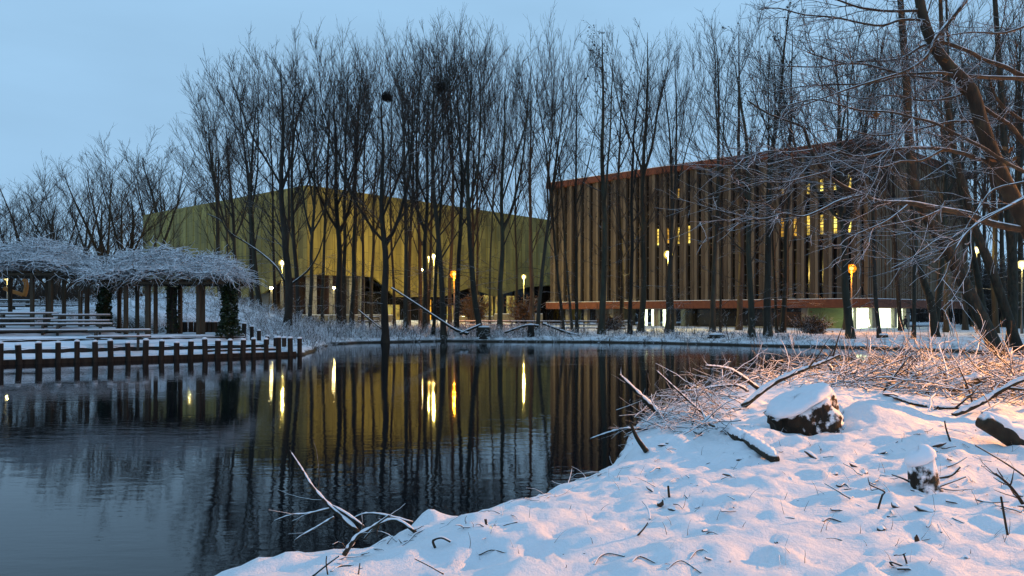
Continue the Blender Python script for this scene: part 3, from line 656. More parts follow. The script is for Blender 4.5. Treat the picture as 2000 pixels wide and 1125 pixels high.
fl = face_poly(gL, gC, gTop, [(598, 538), (548, 546), (513, 573), (440, 590), (300, 600)], (2.6, 8.0))
fr = face_poly(gC, gR2, gTop, [(1075, 557), (1029, 561), (967, 579), (918, 562), (865, 580), (773, 580), (730, 541), (602, 536)], (8.0, 6.6))
nl = Vector(((gC-gL).y, -(gC-gL).x, 0)).normalized(); nr = Vector(((gR-gC).y, -(gR-gC).x, 0)).normalized()
for (pl, nrm, A, B) in ((fl, nl, gL, gC), (fr, nr, gC, gR2)):
    mb = MB(); mb.prism([p-gC for p in pl], -nrm*0.5); dr = (B-A).normalized(); mg = gold(math.atan2(dr.y, dr.x)); M.setdefault('gold', mg); mb.build('facade', mg, hall)
    # panel joints: thin standing ribs
    rb = MB(); Lw = (B-A).length; dr = (B-A).normalized(); n = int(Lw/2.4)
    for i in range(1, n):
        c = A+dr*(Lw*i/n)-gC; rb.box((c.x+nrm.x*0.03, c.y+nrm.y*0.03, (8.4+gTop-0.1)/2), (0.07, 0.06, gTop-8.6), math.atan2(dr.y, dr.x))
    rb.build('panel_ribs', M['gold'], hall)
back = gL+gR2-gC
mb = MB(); mb.prism([zat(v, gTop-0.35)-gC for v in (gL+inw*0.6, gC+inw*0.6, gR2+inw*0.6, back)], (0, 0, -0.4)); mb.build('roof', M['snowcap'], hall)
mb = MB()
for A, B in ((gL, back), (back, gR2)):
    d = (B-A).normalized(); mb.box(((A+B)/2-gC+Vector((0, 0, gTop/2+0.5))), ((B-A).length, 0.4, gTop-1.0), math.atan2(d.y, d.x))
mb.build('rear_wall', M['gold'], hall)
# recessed ground storey
gbz = 0.2
def recess(name, A, B, nrm, p0, p1, dep, z0, z1, mat, thick=0.25):
    a, b = ray_wall(p0, 600, A, B), ray_wall(p1, 600, A, B); a.z = b.z = 0; d = b-a
    m2 = MB(); m2.box(((a+b)/2-nrm*dep-gC)+Vector((0, 0, (z0+z1)/2)), (d.length, thick, z1-z0), math.atan2(d.y, d.x)); return m2.build(name, mat, hall)
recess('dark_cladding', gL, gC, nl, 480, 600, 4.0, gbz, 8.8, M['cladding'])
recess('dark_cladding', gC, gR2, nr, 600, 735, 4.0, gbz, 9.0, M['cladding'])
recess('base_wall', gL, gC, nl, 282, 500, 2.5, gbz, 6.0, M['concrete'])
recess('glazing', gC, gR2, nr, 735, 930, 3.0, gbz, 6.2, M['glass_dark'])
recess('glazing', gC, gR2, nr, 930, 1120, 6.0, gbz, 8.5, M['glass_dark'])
for (a, b, m_) in ((773, 800, 'hall'), (985, 1003, 'hall'), (1008, 1012, 'hall'), (966, 978, 'hall'), (893, 915, 'hall'), (1030, 1046, 'hall')):
    recess('lit_entrance', gC, gR2, nr, a, b, 2.8 if a < 930 else 5.8, gbz, 4.0 if a < 930 else 6.2, M[m_], 0.1)
recess('lit_door', gC, gR2, nr, 851, 861, 2.75, gbz+0.6, 5.0, M['door_o'], 0.12)
for px in (622, 653, 694, 716):
    a = ray_wall(px, 600, gC, gR2); c = MB(); c.box((a.x-gC.x-nr.x*1.5, a.y-gC.y-nr.y*1.5, 4.4), (0.8, 0.8, 8.8), math.atan2((gR-gC).y, (gR-gC).x)); c.build('column', M['concrete'], hall)
for px in (535, 566, 585):
    a = ray_wall(px, 600, gL, gC); c = MB(); c.box((a.x-gC.x-nl.x*1.5, a.y-gC.y-nl.y*1.5, 4.2), (0.6, 0.6, 8.2), 0.3); c.build('column', M['concrete'], hall)
for px in (960, 975, 1005, 1022, 1045):
    a = ray_wall(px, 600, gC, gR2); c = MB(); c.box((a.x-gC.x-nr.x*5.6, a.y-gC.y-nr.y*5.6, 4.4), (0.18, 0.3, 8.6), 0.7); c.build('mullion', M['steel'], hall)

# ------------------------------------------------------------------ the timber hall
tA, tC, tB = XYd(1077, 125), XYd(1692, 93), XYd(1888, 116)
tD = tA+tB-tC; z0, z1, zt = 3.2, 4.3, 24.3
timber = thing('timber_hall', 'big hall of vertical timber fins floating on a rust-red band above lit glass', 'building', tC)
ta = (tC-tA).normalized(); tb = (tB-tC).normalized()
na = Vector((ta.y, -ta.x, 0)); nb_ = Vector((tb.y, -tb.x, 0)); ra, rb_ = math.atan2(ta.y, ta.x), math.atan2(tb.y, tb.x)
LA, LB = (tC-tA).length, (tB-tC).length
def wall_box(mb, A, d, nrm, s0, s1, out0, out1, za, zb, rz):
    c = A+d*((s0+s1)/2)+nrm*((out0+out1)/2)-tC
    mb.box((c.x, c.y, (za+zb)/2), (s1-s0, out1-out0, zb-za), rz)
for (nm, za, zb, o) in (('lower_band', z0, z1, 0.75), ('roof_band', zt-0.95, zt, 0.75)):
    mb = MB(); pts = [tA-ta*0.6+na*o, tC+ta*0.6+na*o-(tb*0.0)+nb_*0.0, tC+nb_*o-tb*0.6, tB+tb*0.5+nb_*o, tD, tA-ta*0.6]
    crn = tC+(na+nb_).normalized()*o*1.25
    pts = [tA-ta*0.6+na*o, crn, tB+tb*0.6+nb_*o, tD+(tB-tC).normalized()*0.6-ta*0.6]
    mb.prism([zat(p, za)-tC for p in pts], (0, 0, zb-za)); mb.build(nm, M['rust'], timber)
    c = MB(); c.prism([zat(p, zb+0.005)-tC for p in (pts[0], pts[1], pts[2], pts[2]-nb_*0.6, crn-(na+nb_)*0.5, pts[0]-na*0.6)], (0, 0, 0.06)); c.build('snow_ledge', M['snowcap'], timber)
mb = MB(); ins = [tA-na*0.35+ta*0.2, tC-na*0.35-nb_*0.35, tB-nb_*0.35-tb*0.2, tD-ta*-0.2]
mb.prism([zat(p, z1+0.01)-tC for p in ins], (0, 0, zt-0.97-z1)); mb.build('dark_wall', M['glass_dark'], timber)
NF = 29; pitch = LA/NF; fw = pitch*0.64
frg = random.Random(4)
for i in range(NF+1):
    s = i*pitch; w = fw*frg.uniform(0.92, 1.06); s1 = min(LA, s+w)
    if s >= LA-0.05: break
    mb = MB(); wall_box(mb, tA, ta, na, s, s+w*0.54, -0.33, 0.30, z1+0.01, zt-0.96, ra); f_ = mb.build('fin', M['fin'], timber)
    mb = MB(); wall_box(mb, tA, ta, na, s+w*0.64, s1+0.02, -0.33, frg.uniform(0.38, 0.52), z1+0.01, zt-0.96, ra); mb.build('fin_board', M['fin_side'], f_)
def win(pxc, lo, hi, m_):
    q = ray_wall(pxc, 500, tA, tC); s = (Vector((q.x, q.y, 0))-tA).length; i = round((s-fw-(pitch-fw)/2)/pitch); s0 = i*pitch+fw+0.06; s1 = (i+1)*pitch-0.06
    za, zb = z1+(zt-z1)*lo, z1+(zt-z1)*hi
    mb = MB(); wall_box(mb, tA, ta, na, s0, s1, -0.34, -0.27, za, zb, ra); fr_ = mb
    for zz in np.linspace(za, zb, frg.choice([5, 6, 7])): wall_box(fr_, tA, ta, na, s0, s1, -0.265, -0.22, zz-0.05, zz+0.05, ra)
    w_ = mb.build('lit_window', M[m_], timber); w_.data.materials.append(M['steel']); w_.data.polygons.foreach_set('material_index', [0]*6+[1]*(len(w_.data.polygons)-6))
for px, lo, hi, m_ in ((1284, .42, .545, 'win_y'), (1306, .43, .545, 'win_o'), (1328, .42, .545, 'win_y'), (1351, .42, .55, 'win_y'), (1497, .42, .55, 'win_o'), (1522, .42, .55, 'win_o'), (1552, .42, .55, 'win_o'), (1580, .42, .55, 'win_y'),
                   (1607, .42, .55, 'win_y'), (1636, .42, .55, 'win_y'), (1665, .42, .55, 'win_y'), (1578, .69, .76, 'win_y'), (1606, .70, .78, 'win_y'), (1636, .70, .76, 'win_y'), (1664, .70, .79, 'win_y'), (1497, .68, .74, 'win_o'), (1320, .76, .83, 'win_o'), (1525, .7, .75, 'win_o')):
    win(px, lo, hi, m_)
sill = MB()
for i in range(NF):
    for lv in (0.10, 0.33, 0.41, 0.57, 0.66, 0.80): wall_box(sill, tA, ta, na, i*pitch+fw+0.03, (i+1)*pitch-0.03, -0.345, -0.29, z1+(zt-z1)*lv-0.08, z1+(zt-z1)*lv+0.08, ra)
kind(sill.build('window_rails', M['steel'], timber), 'stuff')
sm = MB(); n = 62
for i in range(n):
    s = LB*i/n; w = LB/n*frg.choice([0.45, 0.55, 0.6, 0.7]); wall_box(sm, tC, tb, nb_, s+0.05, s+0.05+w, -0.33, frg.choice([0.16, 0.24, 0.3]), z1+0.01, zt-0.96, rb_)
sm.build('slat_screen', M['slats'], timber)
# undercroft
TG = 0.25
def under(nm, A, d, nrm, s0, s1, dep, za, zb, mat, rz, th=0.2):
    mb = MB(); wall_box(mb, A, d, nrm, s0, s1, -dep-th, -dep, za, zb, rz); return mb.build(nm, mat, timber)
def sA(px):
    q = ray_wall(px, 610, tA, tC); return (Vector((q.x, q.y, 0))-tA).length
def sB(px):
    q = ray_wall(px, 610, tC, tB); return (Vector((q.x, q.y, 0))-tC).length
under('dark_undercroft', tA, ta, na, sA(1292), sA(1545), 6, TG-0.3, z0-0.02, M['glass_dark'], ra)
under('green_lit_wall', tA, ta, na, sA(1555), sA(1650), 4, TG-0.3, z0-0.02, M['green'], ra)
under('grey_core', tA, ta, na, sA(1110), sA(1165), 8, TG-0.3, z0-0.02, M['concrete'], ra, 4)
for px, w in ((1240, 5), (1256, 7.5), (1279, 9), (1447, 1.5)):
    a = sA(px); ww = w*93/F*0.55; under('lit_niche', tA, ta, na, a-ww, a+ww, 3.0, TG, z0-0.1, M['lobby'], ra, 0.5)
for px in (1268, 1180, 1130, 1094, 1300, 1560, 1655):
    under('column', tA, ta, na, sA(px)-0.35, sA(px)+0.35, 2.0, TG-0.3, z0-0.02, M['concrete'], ra, 0.7)
lz = MB(); a0, a1, a2 = sA(1658), LA, 0
lp = [(sA(1664), z0-0.05), (LA-0.5, z0-0.05), (LA-0.5, 0.6), (sA(1690), 0.9), (sA(1668), 2.2)]
q = [tA+ta*s-na*2.2+Vector((0, 0, z))-tC for s, z in lp]; lz.prism(q, -na*0.2); lz.build('lit_lobby', M['lobby'], timber)
for p0, p1 in ((1694, 1733), (1745, 1776), (1783, 1798)):
    under('lit_lobby', tC, tb, nb_, sB(p0)+0.1, sB(p1), 2.4, TG, z0-0.05, M['lobby'], rb_)
for p0, p1 in ((1734, 1744), (1777, 1782), (1799, 1806)):
    under('column', tC, tb, nb_, sB(p0), sB(p1), 2.0, TG-0.3, z0-0.02, M['concrete'], rb_, 0.8)

# ------------------------------------------------------------------ lamps
def street_lamp(px, py, d, col, label, style='post', big=1.0):
    x = PX(px, d); z = gz(x, d); zt_ = CH+d*(HY-py)/F; h = zt_-z
    t = thing('street_lamp', label, 'street lamp', (x, d, z-0.1))
    mb = MB(); mb.lathe([(0.13, 0), (0.12, 0.8), (0.075, 1.0), (0.055, h-0.05)], (0, 0, 0), 10); mb.build('pole', M['pole'] if col != 'o' else M['steel'], t, True)
    big *= 1.25; r = 0.24*big; R2 = r*1.45
    bulb(t, col, h+0.18*big, 0.06); kd = 0.40 if col == 'o' else 0.58; dm = MB(); dm.lathe([(R2*kd*math.sin(a), h+0.18*big-R2*kd*math.cos(a)) for a in np.linspace(0.1, 3.04, 10)], (0, 0, 0), 14); dm.build('diffuser', M['core_'+col], t, True)
    gl = MB(); gl.lathe([(0.07, h-0.2*big-0.001)]+[(R2*math.sin(a), h+0.18*big-R2*math.cos(a)) for a in np.linspace(0.35, 2.7, 10)], (0, 0, 0), 16); gl.build('halo_globe', M['globe_'+col], t, True)  # oversized glowing globe stands in for the lamp's halo
    c = MB(); c.lathe([(r*0.55, h+0.405*big), (r*0.5, h+0.46*big), (0.05, h+0.52*big)], (0, 0, 0), 12); c.build('lamp_cap', M['steel'], t, True)
    return t
street_lamp(551, 516, 98, 'y', 'bright yellow post lamp near the ivy-wrapped pergola end', big=1.1)
street_lamp(847, 503, 96, 'y', 'bigger yellow lamp of the close pair before the gold hall', big=1.0)
street_lamp(838, 504, 118, 'y', 'smaller yellow lamp beside its brighter twin before the gold hall', big=0.7)
street_lamp(1023, 542, 112, 'y', 'yellow lamp by the gold hall entrance beside the leafy shrubs', big=0.9)
street_lamp(1305, 500, 84, 'y', 'bright yellow lamp on a tall pale pole before the timber fins', big=1.15)
street_lamp(1907, 490, 70, 'w', 'yellow lamp shining between the leaning trunks at the wood edge', big=0.8)
street_lamp(1996, 519, 66, 'w', 'yellow lamp farthest into the wood past the timber hall', big=0.9)
street_lamp(14, 543, 78, 'w', 'yellow lamp glimpsed beneath the roof of the longer pergola', big=0.85)
street_lamp(371, 528, 98, 'w', 'yellow lamp hidden by the pergola roof, seen as a glint on water', big=1.0)
street_lamp(887, 538, 80, 'o', 'orange lamp glowing against the trunks before the gold hall', big=1.05)
street_lamp(1663, 527, 70, 'o', 'orange lamp beside the leaning trunk before the timber hall', big=1.0)
for px, py, d, lb in ((530, 562, 95, 'low path lamp under the slanted gold edge'), (652, 562, 104, 'low path lamp before the dark cladding of the gold hall'), (823, 526, 110, 'small pale lamp hanging dimly between the trunks left of the twin lamps')):
    x = PX(px, d); z = gz(x, d); h = CH+d*(HY-py)/F-z; t = thing('path_lamp', lb, 'path lamp', (x, d, z-0.1))
    mb = MB(); mb.lathe([(0.14, 0), (0.14, h-0.1)], (0, 0, 0), 8); mb.build('pole', M['pole'], t, True)
    mb = MB(); mb.lathe([(0.10, h-0.1), (0.2, h), (0.2, h+0.15), (0.08, h+0.22)], (0, 0, 0), 10); mb.build('lamp_glass', M['lamp_low'], t, True)
for px, py, d, lb in ((620, 606, 106, 'small bright floodlight at the foot of the dark cladding'), (533, 605, 98, 'small bright floodlight under the slanted gold edge'), (490, 575, 112, 'added floodlight brightening the gold wall behind the ivy column'), (700, 604, 118, 'added floodlight at the foot of the gold wall behind the thick trunks'), (400, 596, 128, 'added floodlight brightening the far end of the gold wall'), (905, 612, 128, 'added floodlight behind the leafy shrub at the gold wall')):  # beyond the opening pair, added unseen lights to brighten the gold wall
    x = PX(px, d); z = gz(x, d); t = thing('floodlight', lb, 'floodlight', (x, d, z-0.05))
    mb = MB(); mb.box((0, 0, 0.3), (0.12, 0.12, 0.7)); mb.box((0, 0.05, 0.75), (0.6, 0.3, 0.34)); mb.build('housing', M['steel'], t)
    mb = MB(); mb.box((0, 0.23, 0.79), (0.5, 0.05, 0.26)); mb.box((0, -0.12, 0.72), (0.4, 0.03, 0.2)); mb.build('lamp_glass', M['lamp_low'], t)
# the sodium lamp standing on the near bank, outside the picture
def sodium():
    x, y = 22.0, 13.0; z = gz(x, y); h = 5.6
    t = thing('street_lamp', 'sodium lamp on the near bank whose orange glow lights the snow', 'street lamp', (x, y, z-0.1))
    mb = MB(); mb.lathe([(0.11, 0), (0.10, 1.0), (0.06, 1.1), (0.05, h)], (0, 0, 0), 10); mb.build('pole', M['pole'], t, True)
    bulb(t, 's', h+0.25, 0.12)
    mb = MB(); mb.lathe([(0.05, h), (0.24, h+0.05), (0.28, h+0.3), (0.2, h+0.5)], (0, 0, 0), 12); mb.build('lamp_glass', M['globe_s'], t, True)
    mb = MB(); mb.lathe([(0.55, h+0.45), (0.5, h+0.56), (0.04, h+0.66)], (0, 0, 0), 12); mb.build('lamp_cap', M['steel'], t, True)  # cap widened to cut the light on the crowns above
    sh = MB(); n = 14; an = [math.radians(18+(126-18)*i/n) for i in range(n+1)]     # added, unseen, to keep the orange light off the far and leaning trees
    for i in range(n):
        a, c_ = an[i], an[i+1]; q = lambda r, w, zz: (r*math.cos(w), r*math.sin(w), zz)
        sh.add([q(.50, a, h-0.45), q(.50, c_, h-0.45), q(.50, c_, h+0.5), q(.50, a, h+0.5), q(.53, a, h-0.45), q(.53, c_, h-0.45), q(.53, c_, h+0.5), q(.53, a, h+0.5)], [(0, 1, 2, 3), (7, 6, 5, 4), (0, 4, 5, 1), (3, 2, 6, 7)])
    for i in range(11):  # added half-height run, dims the light on pergola and overhanging trunk
        a, c_ = math.radians(126+7*i), math.radians(133+7*i)
        sh.add([q(.50, a, h+0.17), q(.50, c_, h+0.17), q(.50, c_, h+0.5), q(.50, a, h+0.5), q(.53, a, h+0.17), q(.53, c_, h+0.17), q(.53, c_, h+0.5), q(.53, a, h+0.5)], [(0, 1, 2, 3), (7, 6, 5, 4), (0, 4, 5, 1), (3, 2, 6, 7)])
    sh.build('added_light_shield', M['steel'], t)
sodium()

# ------------------------------------------------------------------ terraces, edge posts, tables, pergolas
def TW(w, u, z=0.0): return FA+FU*w+FN*u+Vector((0, 0, z))
frz = math.atan2(FU.y, FU.x)
steps = [(-30, 13.3, 0.0, 2.3, 0.27), (-30, 12.6, 1.5, 5.2, 0.78), (-30, 12.2, 3.9, 9.6, 1.18), (-30, 5.5, 6.2, 15.5, 1.62), (-30, 1.5, 11.5, 24.0, 2.35)]
for i, (w0, w1, u0, u1, z) in enumerate(steps):
    t = bpy.data.objects.new('terrace', None); COL.objects.link(t); kind(t, 'structure')
    mb = MB(); mb.box(TW((w0+w1)/2, (u0+u1)/2, (z-0.09)/2-0.15), (w1-w0, u1-u0, z-0.09+0.3), frz); mb.build('terrace_edge', M['wood_dark'], t)
    # snow blanket: a slightly uneven sheet over the step
    nxs = np.linspace(w0+0.02, w1-0.02, 150); nv_ = 40; nys = np.linspace(u0-0.03, u1-0.02, nv_)
    A_, B_ = np.meshgrid(nxs, nys); hh = z+0.05*vnoise(A_*1.7+i*9, B_*2.0, 31)+0.03*vnoise(A_*5, B_*5, 32); u0n = steps[i+1][2] if i < 4 else 99; hh = hh+0.17*np.exp(-((B_-(u0n-0.05))/0.22)**2)*(A_ < (steps[i+1][1] if i < 4 else 0)); hh = np.where((np.arange(nv_) == 0)[:, None], z-0.14-0.06*vnoise(A_*2.3, B_*0, 33), hh)
    q = np.stack([FA.x+FU.x*A_+FN.x*B_, FA.y+FU.y*A_+FN.y*B_, hh], -1).reshape(-1, 3); ii = (np.arange(nv_-1)[:, None]*150+np.arange(149)[None, :]).ravel()
    link('snow_cover', qmesh('snow_cover', q, np.stack([ii, ii+1, ii+151, ii+150], 1)), M['snowcap'], t)
# a sloping end of narrow steps at the pond corner
for k in range(5):
    mb = MB(); w0 = 9.4+0.1*k; w1 = 13.2-0.25*k; u0 = 1.3+k*1.1; z = 0.36+0.17*k
    t = thing('timber_step', f'narrow snowy timber step at the pond corner, {ORD[k]} up from the water', 'step', TW((w0+w1)/2, u0))
    t.rotation_euler.z = frz
    mb.box((0, 0, z-0.14), (w1-w0, 0.28, 0.30)); mb.build('beam', M['wood_dark'], t)
    mb = MB(); mb.box((0, 0.03, z+0.045), (w1-w0-0.03, 0.24, 0.07)); mb.build('snow', M['snowcap'], t, True, 0.03)

def post_meshes(h, r):
    mb = MB(); mb.lathe([(r, -1.2), (r, h-0.02), (r*0.85, h)], (0, 0, 0), 10); a = mb.build('wood', M['wood_dark'])
    s = MB(); s.lathe([(r*1.06, h+0.002), (r*1.1, h+0.03), (r*0.8, h+0.085), (r*0.3, h+0.11)], (0, 0, 0), 10); b = s.build('snow_cap', M['snowcap'], None, True)
    ma, mb2 = a.data, b.data; bpy.data.objects.remove(a); bpy.data.objects.remove(b); return ma, mb2
def post(loc, h, r, label, group):
    key = (round(h, 2), r)
    if key not in POSTM: POSTM[key] = post_meshes(h, r)
    t = thing('edge_post', label, 'post', loc, group, rng.uniform(0, 6)); t.rotation_euler.x = rng.gauss(0, .022); t.rotation_euler.y = rng.gauss(0, .022); t.scale = (rng.uniform(.85, 1.12), rng.uniform(.85, 1.12), 1)
    for nm, me in zip(('wood', 'snow_cap'), POSTM[key]):
        o = bpy.data.objects.new(nm, me); COL.objects.link(o); o.parent = t
    return t
POSTM = {}
front_px = [0, 38, 76, 113, 150, 186, 216, 250, 283, 314, 344, 371, 400, 424, 448, 473, 494, 519, 543, 566, 584]
for k, px in enumerate(front_px):
    kx = (px-1000)/F; s = (FA.x-kx*FA.y)/(kx*FU.y-FU.x); p = FA+FU*s-FN*0.12
    post((p.x, p.y, rng.uniform(-0.03, 0.03)), round(0.98+rng.choice([-0.08, -0.04, 0, 0.03, 0.05]), 2), 0.14 if px < 584 else 0.15, f"snow-capped edge post in the water, {ORD[len(front_px)-1-k]} from the pond corner", 'posts along the terrace edge')
mb = MB(); mb.box(FA+FU*(-8)+FN*-0.03+Vector((0, 0, 0.05)), (44.0, 0.10, 0.36), frz); o = mb.build('edge_board', M['wood_dark']); tag(o, 'dark timber board holding the terrace edge along the water', 'board')
SIDE = [(555, 660, 44.5, .35), (538, 660, 46, .4), (521, 657, 47.5, .6), (506, 646, 49, 1.0), (492, 638, 50, 1.25), (476, 632, 51, 1.5)]
for k, (px, py, d, z) in enumerate(SIDE):
    q = P(px, py, d); post((q.x, d, q.z-0.85), 0.85, 0.14, f"snow-capped post climbing the bank, {ORD[k]} up from the pond corner", 'posts climbing the bank')
for k, px in enumerate([352, 362, 373, 384, 400, 410, 420, 431]):
    q = P(px, 629, 49); post((q.x, 49, q.z-0.75), 0.75, 0.16 if k % 3 else 0.19, f"stub post of the low palisade behind the pergola, {ORD[7-k]} from the ivy column", 'palisade stubs behind the pergola')

def picnic(px, py_top, d, L, label, seed, rz=None):
    top = P(px, py_top, d).z; z = top-0.80; t = thing('picnic_table', label, 'picnic table', (PX(px, d), d, z), 'picnic tables on the terraces', frz*0.75 if rz is None else rz)
    mb = MB(); mb.box((0, 0, 0.74), (L, 0.78, 0.08)); mb.build('table_top', M['wood_table'], t)
    mb = MB(); mb.box((0, 0, 0.815), (L-0.02, 0.76, 0.07)); mb.build('snow', M['snowcap'], t, True, 0.03)
    for s in (-1, 1):
        mb = MB(); mb.box((0, s*0.78, 0.42), (L, 0.30, 0.06)); b = mb.build('bench', M['wood_table'], t)
        mb = MB(); mb.box((0, s*0.78, 0.485), (L-0.02, 0.29, 0.07)); mb.build('snow', M['snowcap'], b, True, 0.03)
    for s in (-1, 1):
        mb = MB(); mb.box((s*L*0.33, 0, 0.36), (0.10, 1.7, 0.10))
        for q in (-1, 1):
            mb.prism([(s*L*0.33-0.18, q*0.25, 0.695), (s*L*0.33-0.18, q*0.42, 0.695), (s*L*0.33-0.18, q*0.66, -0.25), (s*L*0.33-0.18, q*0.48, -0.25)], (0.12, 0, 0))
        mb.build('leg', M['wood_table'], t)
picnic(234, 644, 39.6, 3.0, 'picnic table standing alone on the lowest terrace by the water', 1)
picnic(52, 611, 42.5, 3.1, 'picnic table with its end touching the next, at the picture edge', 2)
picnic(160, 614.5, 43.6, 3.0, 'picnic table on the middle terrace beside the ivy-covered pillar', 3)
picnic(46, 632, 41.0, 3.2, 'long snowy picnic table on the second row, nearest the picture edge', 4)
picnic(160, 632, 42.0, 3.1, 'long snowy picnic table on the second row behind the lone table', 5)
picnic(25, 586, 56, 3.2, 'picnic table up by the hedge beneath the yellow lamp', 6)
picnic(-5, 597, 52, 3.2, 'picnic table below the hedge, cut by the picture edge', 7)
picnic(128, 596, 54, 3.0, 'picnic table with dark red legs under the longer pergola', 8)
picnic(-70, 612, 41.5, 3.1, 'picnic table beyond the picture edge on the middle terrace', 9)

# pergolas
def pergola(name, label, c, half, zbase, ztop, posts, seed, crown_h, sag=0.0, rz=0.0):
    prg = random.Random(seed); t = thing('pergola', label, 'pergola', (c[0], c[1], zbase))
    for (px, py, d, r) in posts:
        b = P(px, py, d); x, y, z = b.x-c[0], b.y-c[1], b.z-zbase; h = ztop-zbase
        mb = MB(); mb.box((x, y, (z-0.3+h)/2), (2*r, 2*r, h-z+0.3), prg.uniform(-0.1, 0.1)); mb.build('post', M['wood_post'], t)
    for s in (-1, -0.33, 0.33, 1):
        mb = MB(); mb.box((0, s*half[1]*0.8, ztop-zbase+0.07), (half[0]*2.0, 0.09, 0.15), rz); mb.build('beam', M['wood_post'], t)
    for i in range(11):
        s = -1+2*i/10; mb = MB(); mb.box((s*half[0]*0.96*math.cos(rz), s*half[0]*0.96*math.sin(rz), ztop-zbase+0.21), (0.07, half[1]*2.1, 0.12), rz); mb.build('rafter', M['wood_post'], t)
    Tb = Tubes()
    def topz(u, v):
        e = max(0.0, 1-abs(u)**4.5)**0.6*max(0.0, 1-abs(v)**3)**0.6
        return crown_h*0.80*(0.25+0.75*e)*(1+0.10*math.sin(u*4.3+seed*2.2)+0.08*math.sin(u*9+seed*2+v*3)+0.06*math.sin(u*17+v*7))
    cr, sr = math.cos(rz), math.sin(rz)
    for i in range(int(1050*half[0])):
        u, v = prg.uniform(-1.02, 1.02), prg.uniform(-1, 1); hz = topz(u, v); f = prg.random()**0.38
        lx, ly = u*half[0], v*half[1]; p = (lx*cr-ly*sr, lx*sr+ly*cr, ztop-zbase+0.12+hz*f)
        a = prg.gauss(rz, 0.7)+(math.pi if prg.random() < 0.5 else 0); d = vnorm((math.cos(a), math.sin(a), prg.gauss(0.05, 0.28)))
        L = prg.uniform(0.5, 1.5); q = []; n = 5
        for k in range(n+1):
            q.append(p); d = vnorm((d[0]+prg.gauss(0, .38), d[1]+prg.gauss(0, .38), d[2]+prg.gauss(-0.09, .22))); p = vadd(p, d, L/n)
        r = prg.uniform(0.012, 0.028); Tb.add(q, taper(r, 0.007, n), 4)
    for i in range(int(14*half[0])):      # loose tips sticking up and hanging strands
        u, v = prg.uniform(-1, 1), prg.uniform(-1, 1); lx, ly = u*half[0], v*half[1]; hang = prg.random() < 0.45
        p = (lx*cr-ly*sr, lx*sr+ly*cr, ztop-zbase+(0.1 if hang else topz(u, v)*0.9)); a = prg.uniform(0, 6.28)
        d = vnorm((math.cos(a), math.sin(a)*0.6, -0.7 if hang else prg.uniform(0.2, 0.9)))
        q = grow(prg, p, d, prg.uniform(0.4, 1.1), 5, -0.05 if not hang else 0.06, 0.12); Tb.add(q, taper(0.012, 0.006, 5), 3)
    vc = Tb.build('vine_canopy', M['vine'], t)
    # the dense dead heart of the vines
    hb = MB(); nu, nv = 30, 12
    for i in range(nu+1):
        for j in range(nv+1):
            u, v = -0.97+1.94*i/nu, -0.93+1.86*j/nv; lx, ly = u*half[0], v*half[1]
            hb.v.append((lx*cr-ly*sr, lx*sr+ly*cr, ztop-zbase+0.1+topz(u, v)*0.68+prg.uniform(-.06, .06)))
    for i in range(nu):
        for j in range(nv): hb.f.append((i*(nv+1)+j, (i+1)*(nv+1)+j, (i+1)*(nv+1)+j+1, i*(nv+1)+j+1))
    hb.build('vine_thatch', M['vine'], vc, True)
    return t
def ivy_col(par, px, py, d, h, r, flare, seed, name='ivy', leaves=1100):
    prg = random.Random(seed); b = P(px, py, d); o = Vector(par.location); pts = []
    for i in range(leaves):
        z = prg.random()*h; f = z/h; rr = r*(1+flare*(1-f)**3+0.9*max(0, f-0.8)*4*0.4)*prg.uniform(0.6, 1.25)
        a = prg.uniform(0, 6.28); pts.append((b.x-o.x+rr*math.cos(a), b.y-o.y+rr*math.sin(a), b.z-o.z+z))
    V, Q = specks(pts, prg, 0.06, 0.13); iv = link(name, qmesh(name, V, Q, False), M['ivy'], par); 
    s = Tubes()
    for k in range(9):
        a = prg.uniform(0, 6.28); q = [(b.x-o.x+r*0.55*math.cos(a+0.35*j), b.y-o.y+r*0.55*math.sin(a+0.35*j), b.z-o.z-0.2+(h+0.2)*j/7) for j in range(8)]
        s.add(q, [0.06]*8, 5)
    s.add([(b.x-o.x, b.y-o.y, b.z-o.z-0.2), (b.x-o.x, b.y-o.y, b.z-o.z+h)], [r*0.6, r*0.5], 8)
    s.build('ivy_stem', M['bark'], iv)
cx, cy = PX(334, 45.5), 45.5
pr = pergola('pergola', 'shorter pergola with a thick snowy vine roof and an ivy-wrapped end column', (cx, cy), (4.05, 2.3), 1.15, 4.15,
        [(233, 642, 47, .09), (246, 648, 44, .10), (268, 644, 46.5, .09), (289, 648, 44, .12), (304, 652, 45, .09), (388, 654, 44, .11), (396, 652, 45.2, .11), (448, 656, 44.5, .10), (330, 652, 46, .1), (352, 652, 46, .1)], 1, 2.3)
ivy_col(pr, 448, 656, 44.5, 3.2, 0.36, 0.8, 21, leaves=1500)
ivy_col(pr, 338, 656, 45.6, 3.0, 0.34, 0.15, 22, 'creeper', 160)
ivy_col(pr, 203, 640, 46.0, 2.6, 0.34, 0.2, 23)
cx2, cy2 = PX(8, 47), 47.0
pergola('pergola', 'longer pergola with a snow-covered vine roof over the upper tables', (cx2, cy2), (4.9, 2.6), 1.9, 4.72,
        [(63, 630, 45, .09), (93, 628, 47, .09), (99, 632, 45.5, .10), (125, 628, 46.5, .085), (157, 634, 45.5, .09), (170, 632, 46, .10), (20, 630, 48.5, .09), (-40, 628, 46, .09), (-90, 628, 46, .09)], 2, 2.6)
